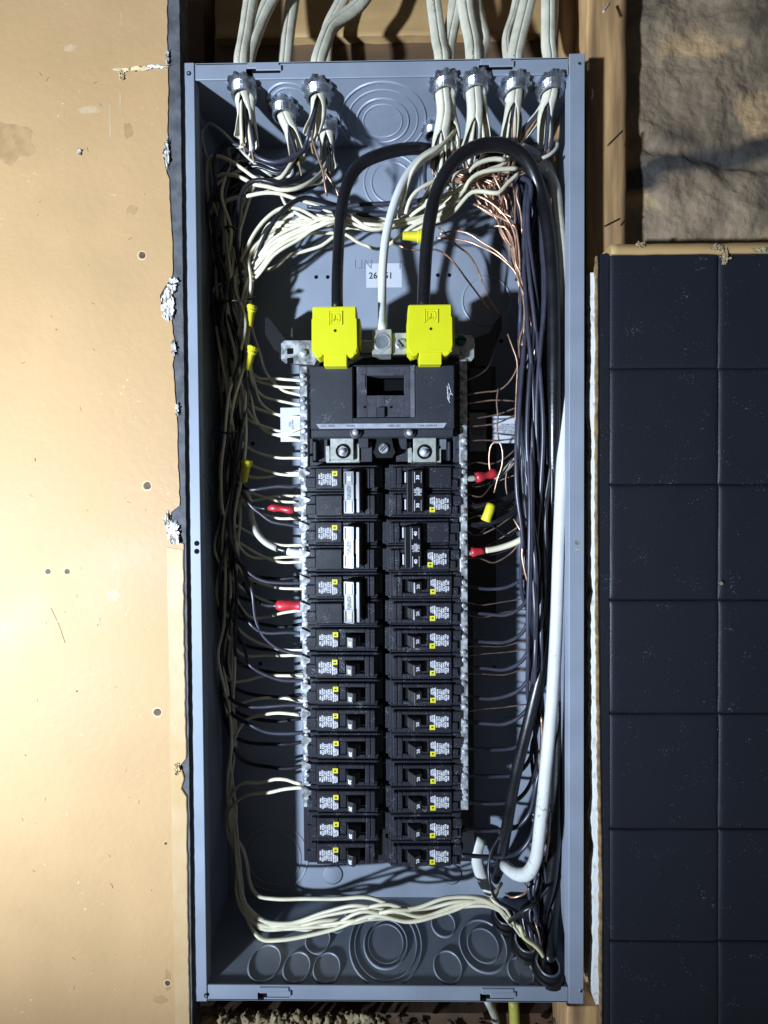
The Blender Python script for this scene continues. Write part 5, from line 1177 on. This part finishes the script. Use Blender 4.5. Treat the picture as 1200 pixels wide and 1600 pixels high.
# wood framing around the box
def plank(name, label, px0, py0, px1, py1, y0, y1, m, cat='wood beam', bev=1.2, seed=0):
    a, b = W(px0, py0, y0), W(px1, py1, y0)
    q = MB(); x0, x1, z0, z1 = a.x, b.x, b.z, a.z
    nx = max(2, int((x1-x0)/6)); nz = max(2, int((z1-z0)/6))
    nx, nz = min(nx, 90), min(nz, 120)
    g = [[q.bm.verts.new((x0+(x1-x0)*i/nx+(noise.noise(Vector((seed, j*.35, 0)))*.8 if i in (0, nx) else 0), y0+.7*noise.noise(Vector((i*.25, j*.09, seed))), z0+(z1-z0)*j/nz+(noise.noise(Vector((seed, i*.35, 4)))*.8 if j in (0, nz) else 0))) for i in range(nx+1)] for j in range(nz+1)]
    for j in range(nz):
        for i in range(nx):
            f = q.bm.faces.new((g[j][i], g[j][i+1], g[j+1][i+1], g[j+1][i])); f.smooth = True
    # sides
    def side(vs, flip):
        back = [q.bm.verts.new((v.co.x, y1, v.co.z)) for v in vs]
        for i in range(len(vs)-1):
            q.bm.faces.new((vs[i], vs[i+1], back[i+1], back[i]))
        return back
    side(g[0], 0); side(g[-1], 0); side([r[0] for r in g], 0); side([r[-1] for r in g], 0)
    bmesh.ops.recalc_face_normals(q.bm, faces=q.bm.faces)
    return single(name, q, m, label, cat, origin=(x0, y0, z0))
plank('wall_stud', 'upright wooden stud right of the grey box, light on its outer edge', 917, -60, 975, 1680, 24, 70, WOOD, 'wood stud', seed=3)
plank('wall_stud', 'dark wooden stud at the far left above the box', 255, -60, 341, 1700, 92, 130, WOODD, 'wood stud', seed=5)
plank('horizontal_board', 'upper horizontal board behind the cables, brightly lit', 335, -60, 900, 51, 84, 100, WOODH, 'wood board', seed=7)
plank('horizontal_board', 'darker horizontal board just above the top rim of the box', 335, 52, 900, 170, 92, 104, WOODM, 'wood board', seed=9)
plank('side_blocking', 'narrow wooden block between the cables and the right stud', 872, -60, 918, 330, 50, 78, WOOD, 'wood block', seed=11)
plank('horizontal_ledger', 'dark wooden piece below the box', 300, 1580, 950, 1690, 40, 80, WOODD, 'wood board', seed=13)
plank('corner_block', 'brown wood block under the right bottom corner of the box', 885, 1572, 940, 1680, 6, 38, WOOD, 'wood block', seed=14)
# nails & splinters on the stud
for px, py, dx, dy, lab in ((972, 205, -22, 22, 'upper bent nail driven slantwise in the right stud'), (968, 342, -24, 12, 'lower slanted nail in the right stud'), (952, 6, -9, 12, 'splinter at the top of the right stud'), (925, 140, -1, 16, 'small pale chip on the shaded face of the right stud')):
    wire('nail', [(px, py, 14), (px+dx*.5, py+dy*.5, 8), (px+dx, py+dy, 2)] if px > 940 else [(px, py, 13), (px+1, py+8, 12), (px-1, py+dy, 13)], .9, RUST if px > 960 else TORN, lab, 'nail', n=6, step=3)
# wall sheet far behind, closes the cavities
single('wall', MB().box(-700, 900, 131, 135, -800, 800), WOODD, None, None, kind='structure')
# insulation facing, upper right
q = MB(); nx, nz = 230, 240; a, b = W(955, -260, 36), W(1650, 400, 36)
g = []
for j in range(nz+1):
    row = []
    for i in range(nx+1):
        x = a.x+(b.x-a.x)*i/nx; z = b.z+(a.z-b.z)*j/nz; v = Vector((x*.018, z*.018, 2))
        h = 6*noise.noise(v)+2.6*noise.noise(v*2.7)+.9*noise.noise(v*7)+.35*noise.noise(v*13)
        d_ = (x-a.x)*.6+(z-b.z)*.8
        zr = (z-W(1100, 240, 40).z)+.2*(x-W(1100, 240, 40).x); h += 5*math.exp(-(zr/7)**2)
        h += -1.6*math.exp(-((d_-128-10*noise.noise(v*2))/7)**2)
        row.append(q.bm.verts.new((x, 44+h, z)))
    g.append(row)
for j in range(nz):
    for i in range(nx):
        f = q.bm.faces.new((g[j][i], g[j][i+1], g[j+1][i+1], g[j+1][i])); f.smooth = True
single('insulation_facing', q, INSUL, 'crumpled brown insulation facing with a black tar streak, upper right', 'insulation')
# black tile panel on fibre board and gypsum
TP = W(1060, 1690, 0)
tp = thing('black_tile_panel', 'black embossed square tile panel with torn white edge, right of the box', 'wall panel', tuple(TP))
XR2 = W(1480, 900, 0).x
topz = W(0, 392, 0).z
lx = [(937, 396), (938, 560), (937, 760), (938, 980), (941, 1200), (944, 1400), (943, 1700)]
def jag(pts, amp, st, seed):
    rnd = random.Random(seed); out = []
    for (a, b) in zip(pts[:-1], pts[1:]):
        n = max(1, int((b[1]-a[1])/st))
        for k in range(n): u = k/n; out.append((a[0]+(b[0]-a[0])*u+rnd.uniform(-amp, amp), a[1]+(b[1]-a[1])*u))
    out.append(pts[-1]); return out
q = MB(); slab(q, poly(jag(lx, .5, 12, 1)+[(1480, 1700), (1480, 393)], 0), 1.5, 4); part('panel_backing', q, GROOVE, tp)
q = MB(); slab(q, poly([(x-2.5, y) for x, y in jag(lx, 1.0, 9, 2)]+[(1480, 1700), (1480, 388)], 0), 4.05, 7); part('fibre_layer', q, FIBRE, tp)
q = MB(); slab(q, poly([(x-5.5, y) for x, y in jag([(934, 420), (936, 560), (934, 600), (931, 640), (937, 680), (936, 900), (941, 930), (936, 950), (938, 1180), (940, 1260), (935, 1290), (943, 1345), (938, 1380), (940, 1500), (936, 1560), (944, 1590)], 1.3, 8, 3)]+[(1480, 1590), (1480, 420)], 0), 7.1, 15); part('gypsum_layer', q, GYPW, tp)
# horizontal wooden cap of the panel
plank('wood_cap_strip', 'thin wooden strip along the top of the black tile panel', 955, 382, 1480, 391.5, -1.5, 40, WOODH, 'wood strip', seed=21)
xs = [938, 952.5, 1123.5, 1308, 1490]; ys = [394, 575, 757, 938, 1116, 1297, 1473, 1700]
def pillow(px0, py0, px1, py1, inset, seed, edge_hi=0):
    a, b = W(px0, py0, 0), W(px1, py1, 0); q = MB()
    x0, x1, z0, z1 = a.x+inset, b.x-inset, b.z+inset, a.z-inset
    def prof(u):  # 0..1 across
        m_ = min(u, 1-u); return 1-math.exp(-m_*75)
    n = 26; us = sorted(set([0, .006, .014, .026, .045, .955, .974, .986, .994, 1]+[i/12 for i in range(13)]))
    g = [[q.bm.verts.new((x0+(x1-x0)*u+(.5*noise.noise(Vector((seed, v*9, 1))) if u in (0, 1) else 0), 1.4-1.9*prof(u)*prof(v)-.5*noise.noise(Vector((u*3, v*3, seed))), z0+(z1-z0)*v+(.5*noise.noise(Vector((seed, u*9, 3))) if v in (0, 1) else 0))) for u in us] for v in us]
    for j in range(len(us)-1):
        for i in range(len(us)-1):
            f = q.bm.faces.new((g[j][i], g[j][i+1], g[j+1][i+1], g[j+1][i])); f.smooth = True
    # skirt
    bd_ = g[0]+[r[-1] for r in g[1:]]+g[-1][-2::-1]+[r[0] for r in g[-2:0:-1]]
    bk = [q.bm.verts.new((v.co.x, 2.4, v.co.z)) for v in bd_]
    for i in range(len(bd_)): q.bm.faces.new((bd_[i], bd_[(i+1) % len(bd_)], bk[(i+1) % len(bd_)], bk[i]))
    bmesh.ops.recalc_face_normals(q.bm, faces=q.bm.faces)
    return part('tile', q, TILEM, tp)
for r in range(len(ys)-1):
    for c_ in range(1, 4): pillow(xs[c_], ys[r], xs[c_+1], ys[r+1], .55, r*5+c_)
q = MB(); slab(q, poly(jag([(938.5, 396), (939, 560), (938.5, 760), (939.5, 980), (942.5, 1200), (945.5, 1400), (944.5, 1700)], .3, 12, 1)+[(952, 1700), (951.5, 397)], 0), .2, 1.45); part('edge_strip', q, TILEM, tp)
for a in ((1131, 402, 8, 14, 31), (1120, 388, 12, 6, 34), (1125, 911, 2.2, 2.6, 36), (1000, 384, 8, 5, 37), (1190, 392, 18, 5, 38)):
    scrap(a[0], a[1], a[2], a[3], -1.6, a[4], FOAM, tp, 'paint_crumb', 2.2)
for a in ((1045, 712, 5, 12, 41), (1052, 700, 5, 6, 42)):
    pass
# crumbling insulation under the box
def crumbs(n, x0, x1, y0, y1, d0, d1, r0, r1, seed, sub):
    random.seed(seed); q = MB()
    for i in range(n):
        t = random.random()**1.3; px = x0+t*(x1-x0); py = random.uniform(y0, y1)+t*4; yy = random.uniform(d0, d1)
        c = W(px, py, yy); r = random.uniform(r0, r1)*(1.1-.4*t)
        rr = bmesh.ops.create_icosphere(q.bm, subdivisions=sub, radius=r)
        sx = random.uniform(.8, 2.0); off = Vector((i*3.7, i*1.3, 0)); an = Matrix.Rotation(random.uniform(-.7, .7), 3, 'Y')
        for v in rr['verts']:
            d = v.co.normalized()
            k = 1+.75*noise.noise(d*1.6+off)+.35*noise.noise(d*4+off)+.22*noise.noise(d*9+off)
            v.co = v.co*k; v.co.x *= sx; v.co = an @ v.co; v.co += c
    for f in q.bm.faces: f.smooth = True
    return q
q = crumbs(120, 306, 600, 1584, 1604, 14, 40, 1.6, 5.2, 55, 3)
single('crumbling_insulation', q, FOAM, 'pale crumbling insulation poking out under the lower left of the box', 'insulation', kind='stuff')
q = crumbs(90, 420, 900, 1590, 1610, 26, 46, 1.5, 4, 57, 2)
single('dark_debris', q, WOODD, 'dark dusty debris below the middle of the box', 'debris', kind='stuff')
wire('yellow_cable', [(802, 1560, 34), (804, 1590, 32), (806, 1660, 30)], 5.2, mat('yellow_cable_jacket', (.62, .58, .10), .5, noise_scale=50, noise_amt=.3), 'yellow cable leaving below the box on the right', 'cable')
wire('white_cable', [(760, 1560, 34), (772, 1585, 34), (778, 1640, 36)], 4, WHITEG, 'pale cable leaving below the box beside the yellow one', 'cable')

# any thing that still lacks a label
for o in bpy.data.objects:
    if o.parent is None and o.type in ('MESH', 'EMPTY') and 'kind' not in o and 'label' not in o: print('NOLABEL', o.name)
